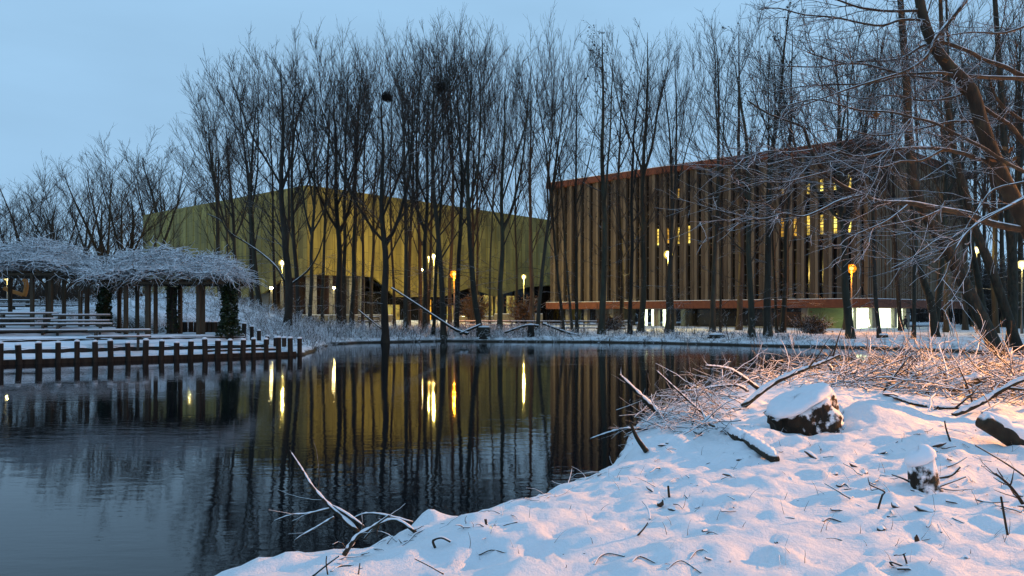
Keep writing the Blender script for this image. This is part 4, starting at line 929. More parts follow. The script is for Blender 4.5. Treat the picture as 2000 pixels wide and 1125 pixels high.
# open rafters with snow between the two pergolas
for k, (px, py, d) in enumerate(((92, 534.5, 46), (175, 547, 45.6), (160, 531, 46.5))):
    q = P(px, py, d); mb = MB(); mb.box((0, 0, 0), (1.1, 0.12, 0.10), 0.1); o = mb.build('rafter_end', M['wood_post']); o.location = q
    tag(o, ['bare rafter end with snow under the longer pergola roof', 'snowy rafter end on the post beside the ivy pillar', 'snowy rafter end bridging the two pergola roofs'][k], 'rafter')
    s = MB(); s.box((0, 0, 0.085), (1.08, 0.12, 0.06), 0.1); s.build('snow', M['snowcap'], o, True, 0.02)

# play structure of orange timber under the lamp at the far end
t = thing('climbing_frame', 'orange timber climbing frame behind the hedge beneath the yellow lamp', 'climbing frame', (PX(30, 70), 70, gz(PX(30, 70), 70)))
tb2 = Tubes(); o = Vector(t.location)
for pth, r in (([(8, 563), (20, 568), (34, 572), (46, 577)], .18), ([(47, 545), (51, 553), (51, 565), (47, 578)], .2), ([(16, 558), (22, 568)], .12)):
    tb2.add(smooth_path([tuple(P(a, b, 70)-o) for a, b in pth], 3), [r]*((len(pth)-1)*3+1), 8)
    tb2.build('beam', M['orange_timber'], t); tb2 = Tubes()

# ------------------------------------------------------------------ walls, rails, shrubs, person
def far_wall(name, pxa, pya, da, pxb, db, h, th, mat, label, cat, cap=True):
    a = Vector((PX(pxa, da), da, 0)); b = Vector((PX(pxb, db), db, 0)); d = b-a; m_ = (a+b)/2; zg = min(gz(a.x, a.y), gz(b.x, b.y), gz(m_.x, m_.y))
    t = thing(name, label, cat, (m_.x, m_.y, zg), None, math.atan2(d.y, d.x))
    mb = MB(); mb.box((0, 0, h/2-0.3), (d.length, th, h+0.6)); mb.build('wall', M[mat], t)
    if cap: s = MB(); s.box((0, 0, h+0.05), (d.length-0.02, th+0.02, 0.09)); s.build('snow', M['snowcap'], t, True, 0.03)
far_wall('low_wall', 590, 615, 96, 770, 96, 1.0, 0.4, 'brickwall', 'low pale wall before the dark cladding of the gold hall', 'wall')
far_wall('low_wall', 965, 620, 104, 1060, 104, 1.5, 0.5, 'brickwall', 'low pale brick wall before the gold hall entrance', 'wall')
far_wall('low_wall', 890, 625, 100, 964, 100, 0.9, 0.4, 'brickwall', 'low snow-topped wall by the leafy shrub and gold hall', 'wall')
def railing(pxa, pxb, d, label, hts=(0.45, 0.95)):
    a, b = PX(pxa, d), PX(pxb, d); zg = gz((a+b)/2, d); t = thing('railing', label, 'railing', ((a+b)/2, d, zg))
    for h in hts:
        mb = MB(); mb.box((0, 0, h), (b-a, 0.07, 0.09)); r = mb.build('rail', M['wood_dark'], t)
        s = MB(); s.box((0, 0, h+0.085), (b-a, 0.08, 0.07)); s.build('snow', M['snowcap'], r)
    n = max(2, int((b-a)/2.2))
    for i in range(n+1):
        mb = MB(); mb.box((a-(a+b)/2+(b-a)*i/n, 0.10, max(hts)/2-0.2), (0.10, 0.10, max(hts)+0.4)); mb.build('post', M['wood_dark'], t)
railing(700, 740, 90, 'short snow-topped railing behind the thick forked trunk')
railing(895, 1060, 84, 'long snowy railing below the gold hall entrance', (0.35, 0.75))
railing(1000, 1235, 80, 'long snowy railing in front of the timber hall corner', (0.3, 0.65, 1.0))
def park_bench(px, d, label):
    x = PX(px, d); t = thing('park_bench', label, 'bench', (x, d, gz(x, d)))
    mb = MB(); mb.box((0, 0, 0.45), (2.0, 0.45, 0.06)); mb.build('seat', M['wood_dark'], t)
    mb = MB(); mb.box((0, 0.24, 0.75), (2.0, 0.05, 0.35)); mb.build('backrest', M['wood_dark'], t)
    mb = MB(); mb.box((0, 0, 0.51), (1.98, 0.43, 0.06)); mb.build('snow', M['snowcap'], t)
    for s in (-1, 1): mb = MB(); mb.box((s*0.8, 0.05, 0.15), (0.08, 0.45, 0.54)); mb.build('leg', M['steel'], t)
park_bench(1085, 88, 'snowy bench beside the corner of the timber hall')

def leafy(px, py, d, w, h, label, seed, n=2200, mats=('deadleaf', 'twig_snowy')):
    prg = random.Random(seed); x = PX(px, d); t = thing('shrub', label, 'shrub', (x, d, gz(x, d)))
    C = Tubes(); pts = []
    for i in range(60):
        a = prg.uniform(0, 6.28); q = grow(prg, (prg.gauss(0, w*0.12), prg.gauss(0, w*0.12), -0.1), vnorm((math.cos(a)*0.5, math.sin(a)*0.5, 1)), h*prg.uniform(0.6, 1.05), 8, 0.02, 0.14)
        C.add(q, taper(0.035, 0.012, 8), 4)
        for j in range(14):
            p, d_ = at(q, prg.uniform(0.25, 1)); b = grow(prg, p, branch_off(d_, prg.uniform(0.5, 1.2), prg), prg.uniform(0.4, 1.2)*w*0.3, 4, 0, 0.18); C.add(b, taper(0.014, 0.008, 4), 3)
            pts += [b[prg.randrange(1, 5)] for _ in range(2)]
    C.build('stems', M[mats[1]], t); V, Q = specks(pts[:n], prg, 0.07, 0.16); link('foliage', qmesh('foliage', V, Q, False), M[mats[0]], t)
leafy(925, 600, 94, 3.0, 3.6, 'leafy brown shrub dusted with snow beside the orange lamp', 31)
leafy(1022, 600, 94, 2.6, 3.8, 'leafy brown shrub under the yellow lamp at the gold entrance', 32)
leafy(1195, 625, 77, 2.2, 1.7, 'low brown shrub before the timber hall rail', 33, 600)
leafy(1590, 620, 68, 3.0, 1.8, 'brown twiggy shrub before the green-lit brick wall', 35, 500)

def hedge(pxa, pxb, d, h, depth, label, seed, n=2600, zoff=0, mat='undergrowth'):
    prg = random.Random(seed); a, b = PX(pxa, d), PX(pxb, d); cx_ = (a+b)/2; zg = gz(cx_, d)+zoff; T_ = Tubes(); t = thing('hedge', label, 'hedge', (cx_, d, zg))
    for i in range(n):
        x = prg.uniform(a-cx_, b-cx_); y = prg.uniform(-depth/2, depth/2); z = gz(x+cx_, d+y)-zg if zoff == 0 else -0.3
        hh = h*prg.uniform(0.5, 1.0)*(0.8+0.2*math.sin(x*0.9+seed)); q = grow(prg, (x, y, z), vnorm((prg.gauss(0, .45), prg.gauss(0, .45), 1)), hh*1.1, 4, 0, 0.2); T_.add(q, taper(0.03, 0.012, 4), 3)
    T_.build('stems', M[mat], t)
hedge(-60, 68, 64, 1.1, 2.0, 'low snowy hedge beneath the yellow lamp at the upper tables', 41, 1600)
hedge(80, 170, 63, 1.0, 2.0, 'low snowy hedge beneath the longer pergola', 42, 1300)
hedge(-150, 300, 92, 5.5, 6.0, 'tall brown thicket behind the pergolas', 43, 11000, 0, 'twig')
hedge(300, 560, 100, 3.2, 4.0, 'brown thicket along the foot of the gold hall', 44, 2600, 0, 'twig')

def person(px, py, d):
    x = PX(px, d); z = gz(x, d); t = thing('person', 'person in dark clothes with one arm held out before the bright lobby', 'person', (x, d, z), None, math.radians(200))
    V = [(0, 0, .92), (0, .01, 1.12), (0, .02, 1.36), (0, .02, 1.46), (.17, .02, 1.38), (.30, .02, 1.16), (.42, -.14, 1.20), (-.17, .02, 1.38), (-.24, .06, 1.12), (-.22, -.04, .92),
         (.09, 0, .88), (.12, -.14, .50), (.13, -.06, .06), (.13, -.20, .03), (-.09, 0, .88), (-.10, .12, .50), (-.10, .30, .10), (-.10, .20, .03)]
    E = [(0, 1), (1, 2), (2, 3), (2, 4), (4, 5), (5, 6), (2, 7), (7, 8), (8, 9), (0, 10), (10, 11), (11, 12), (12, 13), (0, 14), (14, 15), (15, 16), (16, 17)]
    R = [.15, .15, .16, .065, .085, .06, .045, .085, .065, .05, .11, .08, .055, .05, .11, .08, .055, .05]
    me = bpy.data.meshes.new('body'); me.from_pydata(V, E, []); o = bpy.data.objects.new('body', me); COL.objects.link(o); o.parent = t; me.materials.append(M['cloth'])
    sk = o.modifiers.new('skin', 'SKIN')
    for i, v in enumerate(me.skin_vertices[0].data): v.radius = (R[i], R[i]); v.use_root = (i == 0)
    o.modifiers.new('sub', 'SUBSURF').levels = 1
    mb = MB(); mb.lathe([(.05, 1.44), (.085, 1.50), (.105, 1.60), (.095, 1.70), (.04, 1.755)], (0, 0.01, 0), 12); mb.box((0, -.11, 1.6), (.03, .04, .05)); mb.build('head', M['skin'], t, True)
    mb = MB(); mb.lathe([(.112, 1.60), (.115, 1.66), (.10, 1.73), (.04, 1.78)], (0, 0.03, 0), 12); mb.build('hair', M['cloth'], t, True)
    for s, w in ((0, 6), (1, 9)):
        p = V[w]; q = Vector(V[w])-Vector(V[w-1]); q.normalize(); h = Tubes(); h.add([p, vadd(p, q, .08)], [.04, .045], 6)
        for k in range(5): h.add([vadd(p, q, .06), vadd((p[0]+(k-2)*.018, p[1], p[2]+(.03 if k == 0 else 0)), q, .12+.02*(2-abs(k-2))), vadd((p[0]+(k-2)*.018, p[1], p[2]-.02), q, .15+.02*(2-abs(k-2)))], [.011, .010, .008], 5)
        h.build('hand', M['skin'], t)
person(1768, 632, 88)

# ------------------------------------------------------------------ undergrowth on the far bank
def undergrowth():
    T_ = Tubes(); prg = random.Random(61); n = 15000
    xs = np.array([prg.uniform(-34, 30) for _ in range(n*2)]); ys = np.array([prg.uniform(48, 82) for _ in range(n*2)])
    s = sdist(xs, ys); z = hfun(xs, ys, False); cnt = 0
    for x, y, sd, zz in zip(xs, ys, s, z):
        if sd < -0.12 or (x < -14 and y < 52) or (x > 24 and prg.random() < 0.8): continue
        left = x < 4
        if prg.random() > (math.exp(-sd/9.0) if left else math.exp(-sd/5.0)*0.75)*(1.2 if left else 1): continue
        h = prg.uniform(0.25, 0.85)*(1.1 if left else 0.7 if x < 22 else 0.35); L = vnorm((prg.gauss(0, .6), prg.gauss(0, .6), 1))
        q = grow(prg, (x, y, zz-0.05), L, h*1.3, 3, -0.10, 0.25); T_.add(q, taper(prg.uniform(.014, .026), .010, 3), 3)
        for k in range(2):
            p, d = at(q, prg.uniform(0.3, 0.9)); b = grow(prg, p, branch_off(d, prg.uniform(.6, 1.2), prg), h*0.5, 2, -0.08, 0.2); T_.add(b, taper(.014, .008, 2), 3)
        cnt += 1
        if cnt >= n: break
    kind(T_.build('undergrowth', M['undergrowth']), 'stuff')
undergrowth()
def saplings():
    T_ = Tubes(); prg = random.Random(62)
    for i in range(420):
        px = prg.uniform(560, 1960); d = prg.uniform(57, 72); x = PX(px, d); s = float(sdist(np.array([x]), np.array([d]))[0])
        if s < 0.3 or px > 1610 and prg.random() < 0.75: continue
        h = prg.uniform(1.0, 3.2); q = grow(prg, (x, d, gz(x, d)-0.1), vnorm((prg.gauss(0, .12), prg.gauss(0, .12), 1)), h, 5, 0.03, 0.08); T_.add(q, taper(.02, .007, 5), 3)
        for k in range(5):
            p, dd = at(q, prg.uniform(.25, .95)); T_.add(grow(prg, p, branch_off(dd, prg.uniform(.4, .9), prg), h*prg.uniform(.12, .3), 3, 0.04, .12), taper(.010, .006, 3), 3)
    kind(T_.build('saplings', M['twig_snowy']), 'stuff')
saplings()

# ------------------------------------------------------------------ fallen wood on the far bank
def log(name, pts, r0, r1, label, cat, mat='bark_snowy', k=8, side=0, seed=0, group=None, cap=0):
    prg = random.Random(seed+len(label)); o = Vector(pts[0]); loc = [tuple(Vector(p)-o) for p in pts]; sp_ = smooth_path(loc, 4) if len(loc) > 2 else loc
    n = len(sp_)-1; T_ = Tubes(); a, b = sp_[0], sp_[1]; dd = vnorm(tuple(b[i]-a[i] for i in range(3)))
    ch = [vadd(a, dd, -0.004)]+list(sp_); T_.add(ch, [r0*0.05]+taper(r0, r1, n), k)
    for j in range(side):
        p, d = at(sp_, prg.uniform(0.25, 0.95)); L = prg.uniform(.15, .6)*min(1.5, math.dist(sp_[0], sp_[-1]))
        T_.add(grow(prg, p, branch_off(d, prg.uniform(.4, .9), prg), L, 4, 0.02, .12), taper(max(.0035, r1*0.9), .0022, 4), 5)
    ob = T_.build(name, M[mat]); ob.location = o; tag(ob, label, cat, group)
    if cap:
        S = Tubes(); n2 = max(8, int(math.dist(sp_[0], sp_[-1])/max(0.03, r0*0.9))); q = []; rr = []
        for i in range(n2+1):
            t = i/n2; p, d = at(sp_, min(t, 0.999)); r = r0+(r1-r0)*t; e = min(1, t*n2/2, (1-t)*n2/2)
            w = (0.82+0.34*prg.random()*(1 if prg.random() < .7 else -1))*max(0.15, e)
            q.append((p[0], p[1], p[2]+r*(0.55+0.25*prg.random())*cap)); rr.append(r*w)
        S.add(q, rr, 8); S.build('snow', M['snowcap'], ob)
    return ob
log('fallen_tree', [P(765, 562, 67), P(800, 585, 66), P(860, 625, 65), P(890, 644, 64.5), P(915, 652, 64)], .08, .15, 'long fallen trunk slanting down through the trees to the bank', 'log')
log('fallen_tree', [P(898, 652, 64), P(925, 640, 64.5), P(938, 634, 65)], .13, .10, 'short snowy trunk crossing the foot of the long fallen trunk', 'log')
log('fallen_tree', [P(1170, 665, 64), P(1110, 650, 66), P(1060, 632, 67)], .16, .10, 'fallen trunk with its snowy tip dipping into the pond', 'log')
log('fallen_branch', [P(985, 650, 65), P(1020, 638, 65), P(1036, 635, 65), P(1052, 637, 65)], .10, .13, 'snowy log propped on a stump at the water edge', 'log')
log('fallen_branch', [P(562, 560, 63), P(600, 530, 63), P(622, 495, 63), P(632, 462, 63)], .11, .04, 'dark bough rising from the trunk pair beside the yellow lamp', 'branch')
log('fallen_branch', [P(557, 552, 60.2), P(540, 522, 60.5), P(512, 496, 61), P(480, 474, 61), P(450, 455, 60.5), P(430, 430, 60), P(405, 418, 59.5)], .10, .03, 'snow-lined bough arching over the shorter pergola', 'branch', side=9)
log('fallen_branch', [P(745, 642, 63), P(720, 622, 63.5), P(700, 606, 64)], .05, .08, 'thin dead branch lying by the multi-stemmed tree on the bank', 'branch')
def rough_stump(name, px, py, d, r, h, label, seed, tilt=(0, 0), snow=True, z=None):
    prg = random.Random(seed); x = PX(px, d); zz = gz(x, d) if z is None else z; t = thing(name, label, 'stump', (x, d, zz-0.1)); t.rotation_euler = (tilt[0], tilt[1], prg.uniform(0, 6))
    mb = MB(); mb.lathe([(r*1.5, -.1), (r*1.2, .1), (r*1.02, h*0.5), (r, h)], (0, 0, 0), 14, 0.10, prg); mb.build('wood', M['bark'], t, True)
    if snow: mb = MB(); mb.lathe([(r*1.02, h+.003), (r*1.05, h+.05), (r*0.75, h+.12), (r*.25, h+.14)], (0, 0, 0), 14, .05, prg); mb.build('snow_cap', M['snowcap'], t, True)
rough_stump('tree_stump', 945, 652, 65, .5, .9, 'dark shaggy stump at the root of the waterline tree', 3)
rough_stump('tree_stump', 1037, 655, 64.5, .28, 1.1, 'dark narrow stump holding up a snowy log', 4)
rough_stump('tree_stump', 1726, 664, 55.5, .3, .35, 'small dark stump on the snowy bank before the lobby', 5)
rough_stump('tree_stump', 1400, 664, 60, .6, .3, 'dark heap of roots at the waterline before the timber hall', 6)

# ------------------------------------------------------------------ near bank: stumps, logs, brushwood
def big_stump():
    prg = random.Random(8); g0 = G(1585, 832); g0.z -= 0.13; t = thing('tree_stump', 'big tilted tree stump with a thick snow slab on its cut face', 'stump', g0)
    R = 0.44; k = 40; n = 10; axis = Matrix.Rotation(math.radians(-26), 3, 'Y') @ Matrix.Rotation(math.radians(5), 3, 'X')
    V = []; Fq = []
    for j in range(n+1):
        f = j/n
        for i in range(k):
            a = 2*math.pi*i/k; ro = R*(1.0+0.32*(1-f)**2*(0.6+0.4*math.sin(a*5+1)))*(1+0.07*math.sin(a*7+f*3)+0.05*math.sin(a*13)+prg.uniform(-.09, .09))
            p = axis @ Vector((ro*1.02*math.cos(a), ro*0.9*math.sin(a), -0.32+0.78*f)); V.append(p+Vector((0, 0, 0.04)))
    for j in range(n):
        for i in range(k): Fq.append((j*k+i, j*k+(i+1) % k, (j+1)*k+(i+1) % k, (j+1)*k+i))
    mb = MB(); mb.add(V, Fq); mb.f.append(tuple(n*k+i for i in range(k))); mb.build('wood', M['stump'], t, True)
    V = []; Fq = []; prof = [(1.00, 0.0), (1.045, .02), (1.03, .05), (.95, .078), (.8, .09), (.55, .105), (.28, .10), (.02, .10)]
    for (s, z) in prof:
        for i in range(k):
            a = 2*math.pi*i/k; ro = R*s*(1+0.05*math.sin(a*3+2)+0.02*math.sin(a*9))
            V.append(axis @ Vector((ro*1.02*math.cos(a), ro*0.9*math.sin(a), 0.468+z+0.012*math.sin(a*4+s*7)))+Vector((0, 0, 0.04)))
    for j in range(len(prof)-1):
        for i in range(k): Fq.append((j*k+i, j*k+(i+1) % k, (j+1)*k+(i+1) % k, (j+1)*k+i))
    mb = MB(); mb.add(V, Fq); mb.build('snow_slab', M['snowcap'], t, True)
M['stump'] = surf('stump', [(0.3, (0.010, 0.008, 0.006)), (0.55, (0.035, 0.026, 0.017)), (0.75, (0.075, 0.06, 0.04))], 5, (1, 1, 0.5), 0.9, (0.12, 0.36), 1.0, 0.06, samp=0.95, snoise=8)
big_stump()
def small_stump():
    prg = random.Random(12); g0 = G(1806, 952); t = thing('tree_stump', 'small slanted stump with a snow cap and twigs at its foot', 'stump', g0)
    d = g0.y; r = 27*d/F; h = 52*d/F; mb = MB(); k = 16; ax = Matrix.Rotation(math.radians(-9), 3, 'Y')
    prof = [(1.25, -.12), (1.05, .02), (.95, h*.5), (.93, h)]; V = [ax @ Vector((r*s*(1+prg.uniform(-.06, .06))*math.cos(2*math.pi*i/k), r*s*math.sin(2*math.pi*i/k), z+0.25*r*math.cos(2*math.pi*i/k)*(z/h))) for s, z in prof for i in range(k)]
    Fq = [(j*k+i, j*k+(i+1) % k, (j+1)*k+(i+1) % k, (j+1)*k+i) for j in range(3) for i in range(k)]+[tuple(3*k+i for i in range(k))]
    mb.add(V, Fq); mb.build('wood', M['stump'], t, True)
    mb = MB(); V = []; pr_ = [(.95, 0), (1.08, .02), (1.05, .055), (.75, .10), (.35, .115), (.02, .12)]
    V = [ax @ Vector((r*s*math.cos(2*math.pi*i/k), r*s*math.sin(2*math.pi*i/k), h+.004+z+0.25*r*math.cos(2*math.pi*i/k))) for s, z in pr_ for i in range(k)]
    mb.add(V, [(j*k+i, j*k+(i+1) % k, (j+1)*k+(i+1) % k, (j+1)*k+i) for j in range(5) for i in range(k)]); mb.build('snow_cap', M['snowcap'], t, True)
small_stump()

def traced(name, pxs, w0, w1, label, cat='branch', side=0, lift=0.0, d=None, mat='bark_snowy', dz=None, k=8, d2=None, ground=None, cap=None):
    """a fallen branch whose foot stands on the bank at the first pixel; the rest at about that distance"""
    g = G(*pxs[0]) if d is None else P(pxs[0][0], pxs[0][1], d); d0 = g.y; n = len(pxs)-1
    pts = []
    ground = (name == 'twig' and abs(pxs[0][1]-pxs[-1][1]) < 22) if ground is None else ground
    for i, (a, b) in enumerate(pxs):
        if ground: q = G(a, b); q.z += (w0*d0/F*0.25 if name != 'twig' else 0.012 if 0 < i < n else 0.0); pts.append(q); continue
        dd = d0+((d2-d0)*i/n if d2 else 0); q = P(a, b, dd); pts.append(q)
    if cap is None: cap = 1.0 if (w0 >= 5 and name != 'twig' and 'dark' not in label) else 0
    return log(name, pts, w0*d0/F/2, w1*d0/F/2, label, cat, mat, k, side, cap=cap)
traced('fallen_branch', [(701, 1040), (645, 989), (610, 950), (589, 915), (566, 880)], 9, 2.2, 'longest snow-beaded branch reaching up over the still water', side=2, d=6.3, cap=1.0)
traced('fallen_branch', [(650, 992), (603, 1003), (568, 1006), (536, 1017)], 5, 2, 'crooked side twig stretching level over the water', d=6.3, side=3)
traced('fallen_branch', [(652, 1010), (624, 1027), (591, 1045), (575, 1056)], 5, 2, 'drooping snowy twig just above the pond below the longest branch', d=6.25, side=2)
traced('fallen_branch', [(711, 1029), (680, 1006), (648, 987)], 6, 4, 'short snowy stick lying against the longest branch', d=6.3)
traced('fallen_branch', [(672, 1084), (697, 1048), (725, 1031), (760, 1006)], 10, 3, 'forked snowy branch rising from the lip of the bank', side=3)
traced('fallen_branch', [(806, 1020), (750, 1006), (715, 1003), (690, 1012)], 5, 3, 'thin arched branch along the bank edge behind the forked one')
traced('fallen_branch', [(812, 1040), (775, 1016), (740, 1024), (712, 1052)], 7, 4, 'snow-covered branch arching over a hollow at the bank edge', side=2)
traced('fallen_branch', [(1010, 1020), (958, 1030), (948, 1014)], 6, 5, 'bent twig half sunk in snow near the bank corner')
traced('fallen_branch', [(850, 1070), (846, 1056), (862, 1050), (880, 1058)], 5, 5, 'dark curved twig loop on the low snow mound')
traced('fallen_branch', [(1293, 815), (1246, 768), (1210, 732)], 12, 4, 'straight snowy pole slanting up against the timber reflections', side=3)
traced('fallen_branch', [(1394, 828), (1326, 765), (1282, 724)], 5, 2.5, 'thin straight stick crossing the brushwood, leaning to the water', side=1)
traced('fallen_branch', [(1450, 795), (1507, 751), (1557, 727), (1601, 710), (1640, 693)], 12, 4, 'long snowy pole lying up across the brushwood behind the big stump', side=5)
traced('fallen_branch', [(1485, 762), (1436, 727), (1410, 718), (1378, 714)], 8, 3, 'forked snowy branch pointing over the pond above the brushwood', side=4)
traced('fallen_log', [(1513, 902), (1466, 870), (1439, 857), (1381, 829)], 20, 24, 'thick snow-covered log lying down the slope before the big stump', cat='log', k=12, ground=True, cap=1.3)
traced('fallen_branch', [(1265, 838), (1213, 839), (1153, 857)], 7, 2.5, 'low branch overhanging the water at the tip of the bank', side=4)
traced('fallen_branch', [(1461, 765), (1439, 753), (1389, 756), (1315, 769)], 6, 2.5, 'level arching branch above the brushwood over the water', side=3)
traced('fallen_branch', [(1263, 882), (1244, 855), (1232, 828)], 11, 5, 'short dark snag standing at the bank tip')
traced('fallen_branch', [(1862, 812), (1915, 787), (1960, 760), (2010, 735)], 12, 9, 'long snowy bough slanting up past the split log', side=3)
traced('fallen_log', [(1918, 820), (1960, 845), (2010, 878), (2060, 905)], 34, 40, 'split log with a thick snow blanket, poking in over the snow', cat='log', d=8.6, k=12, cap=1.3)
traced('fallen_branch', [(1728, 770), (1773, 787), (1827, 798), (1880, 800)], 8, 4, 'long snowy branch curving along the ground beside the big stump', side=3, ground=True)
traced('fallen_branch', [(1727, 765), (1749, 731), (1781, 690)], 6, 3, 'upright dark stick pair by the orange-lit brushwood', side=1)
traced('fallen_branch', [(1640, 742), (1622, 718), (1618, 712)], 8, 5, 'bent twig rising behind the top of the big stump', side=1)
traced('fallen_log', [(1853, 768), (1890, 748), (1922, 738)], 18, 20, 'broken thick branch glowing orange on the brushwood', cat='log', k=10)
traced('fallen_branch', [(1900, 790), (1890, 756), (1872, 716)], 4, 2, 'thin upright twig before the orange-lit brushwood')
traced('fallen_branch', [(1856, 862), (1848, 838), (1845, 822)], 4, 2.5, 'lone thin stick in the snow uphill of the small stump')
traced('fallen_branch', [(1790, 948), (1765, 935), (1742, 927)], 5, 2.5, 'dark twig reaching out to one side of the small stump', side=1)
traced('fallen_branch', [(1778, 957), (1799, 963), (1829, 952), (1886, 931)], 7, 3.5, 'snowy twig curving across the foot of the small stump', side=2)
traced('fallen_branch', [(1830, 934), (1858, 928), (1875, 912)], 7, 4, 'short dark twig behind the small stump', side=1)
traced('fallen_branch', [(2010, 936), (1960, 902), (1905, 870)], 4, 2.5, 'long thin dark twig lying downhill from the split log')
traced('fallen_branch', [(2005, 995), (1975, 952), (1945, 925)], 8, 4, 'dark twig tangle at the edge of the snow by the split log', side=8)
traced('twig', [(1968, 1045), (1961, 1005), (1955, 970)], 4.5, 4, 'dark upright stick alone in the blue shaded snow', 'twig')
traced('twig', [(1746, 1108), (1739, 1097), (1770, 1106), (1765, 1082)], 4, 3.5, 'bent twig shaped like a hook in the blue shaded snow', 'twig')
traced('twig', [(1715, 994), (1723, 968), (1727, 960), (1706, 950), (1698, 946)], 4, 3, 'wiry forked twig in the pink snow before the small stump', 'twig', side=1)
traced('twig', [(1607, 1018), (1620, 1015), (1643, 1019)], 4, 3, 'flat little twig on the pink snow', 'twig')
traced('twig', [(1635, 948), (1641, 952), (1650, 947), (1660, 953)], 5, 3, 'small zigzag twig on the pink snow beside a pale tuft', 'twig', side=1)
traced('twig', [(935, 1084), (960, 1077), (988, 1080)], 3.5, 2.5, 'thin arched twig on the low snow near the water', 'twig')
traced('twig', [(866, 1121), (838, 1105), (810, 1091)], 3.5, 3, 'straight thin twig on the snow beneath the dark twig loop', 'twig')
traced('twig', [(1161, 1103), (1172, 1090), (1190, 1084), (1220, 1085)], 4, 3, 'arched twig on snow, first of the low arches', 'twig')
traced('twig', [(1234, 1098), (1250, 1090), (1281, 1100)], 4, 3, 'arched twig on snow, second of the low arches', 'twig')
traced('twig', [(1303, 1112), (1318, 1102), (1336, 1100), (1370, 1119)], 4, 3, 'arched twig on snow, third and longest of the low arches', 'twig')
traced('twig', [(1100, 1083), (1143, 1081)], 4, 3, 'short level twig on the snow beside the low arches', 'twig')
traced('twig', [(1307, 971), (1305, 949)], 5, 4, 'short black stick standing in smooth snow', 'twig')
traced('twig', [(1347, 1092), (1360, 1080), (1374, 1073)], 3.5, 3, 'slanting twig on the snow above the longest arch', 'twig')
traced('twig', [(610, 1126), (640, 1102), (662, 1086)], 4, 3, 'dark twig leaning at the foot of the bank edge', 'twig')
traced('twig', [(640, 1122), (637, 1100), (638, 1086)], 3, 2, 'thin upright stem at the foot of the bank edge', 'twig')
traced('twig', [(648, 1116), (665, 1104), (690, 1102)], 6, 4, 'curled brown twig on the lowest snow', 'twig')
traced('twig', [(700, 1122), (703, 1100)], 3, 2, 'tiny upright stem on the lowest snow', 'twig', side=1)
traced('twig', [(1838, 1040), (1832, 1024)], 5, 3, 'tiny dark twig below a hole in the shaded snow', 'twig')
traced('twig', [(1860, 1012), (1883, 1022)], 4, 3, 'short slanting twig on the shaded snow uphill of the stick', 'twig')

def brushwood():
    T_ = Tubes(); prg = random.Random(71)
    def stick(px, py, hmax, Lr, rr, flat=0.35):
        g = G(px, py); a = prg.uniform(0, 6.28); d = vnorm((math.cos(a), math.sin(a)*0.7, prg.gauss(0.12, flat))); L = prg.uniform(*Lr)
        p = (g.x-d[0]*L*0.4, g.y-d[1]*L*0.4, g.z+prg.random()**1.6*hmax); q = grow(prg, p, d, L, 6, -0.03, 0.17); r = prg.uniform(*rr); T_.add(q, taper(r, r*0.45, 6), 6)
        for k in range(prg.randrange(1, 5)):
            b, dd = at(q, prg.uniform(.2, .95)); T_.add(grow(prg, b, branch_off(dd, prg.uniform(.4, 1.0), prg), L*prg.uniform(.2, .5), 4, 0.02, .14), taper(r*0.5, r*0.2, 4), 5)
    for i in range(1050):           # the orange-lit heap
        px = prg.uniform(1640, 2130); py = prg.triangular(712, 815, 742); 
        if px < 1760 and py > 765: continue
        if py > 770+0.10*(px-1760) and prg.random() < 0.75: continue
        stick(px, py, 0.30, (0.5, 1.9), (0.008, 0.022), 0.20)
    for i in range(430):            # heap behind the big stump and out over the water
        t = prg.random(); px = 1240+t*420; py = 800-88*t**0.8+prg.gauss(0, 11); stick(px, max(716, py), 0.30, (0.5, 1.7), (0.007, 0.018), 0.24)
    for i in range(200): stick(prg.uniform(1215, 1420), prg.uniform(790, 850), 0.2, (0.3, 1.1), (0.005, 0.012))
    for i in range(45):            # upright stems
        px = prg.uniform(1380, 2010); g = G(px, prg.uniform(716, 760)); h = prg.uniform(0.6, 1.7); q = grow(prg, (g.x, g.y, g.z-.1), vnorm((prg.gauss(0, .28), prg.gauss(0, .28), 1)), h, 6, .02, .07); T_.add(q, taper(.010, .004, 6), 5)
        for k in range(4): b, dd = at(q, prg.uniform(.3, .95)); T_.add(grow(prg, b, branch_off(dd, prg.uniform(.4, .8), prg), h*prg.uniform(.1, .3), 3, .03, .1), taper(.005, .003, 3), 4)
    kind(T_.build('brushwood', M['brush']), 'stuff')
brushwood()
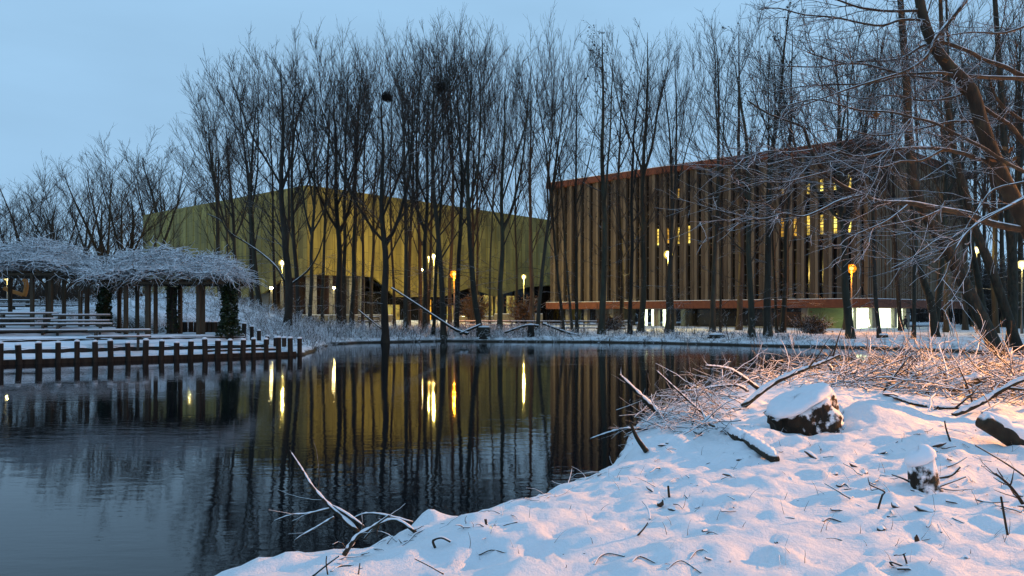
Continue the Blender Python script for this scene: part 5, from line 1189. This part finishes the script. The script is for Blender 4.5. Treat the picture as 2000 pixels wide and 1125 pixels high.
def litter():
    """twig ends half buried in the near snow"""
    T_ = Tubes(); prg = random.Random(72)
    for i in range(120):
        px = prg.uniform(1180, 2080); py = prg.uniform(835, 1010) if prg.random() < 0.8 else prg.uniform(1010, 1120)
        if px < 1300 and py > 900 and prg.random() < .6: continue
        g = G(px, py); a = prg.uniform(0, 6.28); d = vnorm((math.cos(a), math.sin(a), prg.gauss(0.15, .25))); L = prg.uniform(.06, .3)
        q = grow(prg, (g.x-d[0]*L*.3, g.y-d[1]*L*.3, g.z+prg.uniform(-.01, .03)), d, L, 4, -0.05, .16); r = prg.uniform(.003, .011); T_.add(q, taper(r, r*.5, 4), 6)
    for i in range(90):            # along the lip of the bank
        px, py = prg.choice([(prg.uniform(640, 1040), None), (prg.uniform(1040, 1240), None)]); yy = np.interp(px, [640, 700, 835, 960, 1040, 1165, 1240], [1085, 1066, 1022, 1008, 968, 914, 845])+prg.uniform(-2, 22)
        g = G(px, yy); a = prg.uniform(0, 6.28); d = vnorm((math.cos(a), math.sin(a), prg.gauss(0.2, .3))); L = prg.uniform(.06, .4)
        T_.add(grow(prg, tuple(g), d, L, 4, -.05, .18), taper(prg.uniform(.003, .008), .002, 4), 5)
    for i in range(45):             # dark lumps added to stand in for black holes in the snow
        px = prg.uniform(1230, 2060); py = prg.uniform(810, 1000) if prg.random() < 0.8 else prg.uniform(990, 1110); g = G(px, py); a = prg.uniform(0, 6.28); L = prg.uniform(.04, .16)
        d = vnorm((math.cos(a), math.sin(a), prg.gauss(0.1, .25))); r = prg.uniform(.012, .034)
        T_.add(grow(prg, (g.x, g.y, g.z-r*0.1), d, L, 3, -.05, .25), [r*0.5, r, r*0.9, r*0.3], 6)
    for i in range(260):            # grass stems
        px = prg.uniform(900, 2060); py = prg.uniform(830, 1110); g = G(px, py)
        if prg.random() > 0.35+0.65*(px-900)/1100: continue
        T_.add(grow(prg, tuple(g), vnorm((prg.gauss(0, .5), prg.gauss(0, .5), 1)), prg.uniform(.04, .14), 3, -.12, .15), [.0022, .002, .0016, .001], 4)
    kind(T_.build('snow_litter', M['brush']), 'stuff')
litter()

def far_wood():
    """the far woods that read as one brown mass"""
    T_ = Tubes(); prg = random.Random(91)
    for i in range(9000):
        px = prg.uniform(-200, 2300); d = prg.uniform(165, 200)
        if px > 1860: d = prg.uniform(120, 170)
        x = PX(px, d); h = prg.uniform(4, 9)*(1.5 if px > 1860 else 1); q = grow(prg, (x, d, gz(x, d)-.2), vnorm((prg.gauss(0, .2), prg.gauss(0, .2), 1)), h, 5, .02, .12)
        T_.add(q, taper(prg.uniform(.05, .14), .03, 5), 3)
        for k in range(5): p, dd = at(q, prg.uniform(.2, .95)); T_.add(grow(prg, p, branch_off(dd, prg.uniform(.4, .9), prg), h*.3, 3, .03, .15), taper(.05, .025, 3), 3)
    kind(T_.build('far_wood', M['twig']), 'stuff')
far_wood()
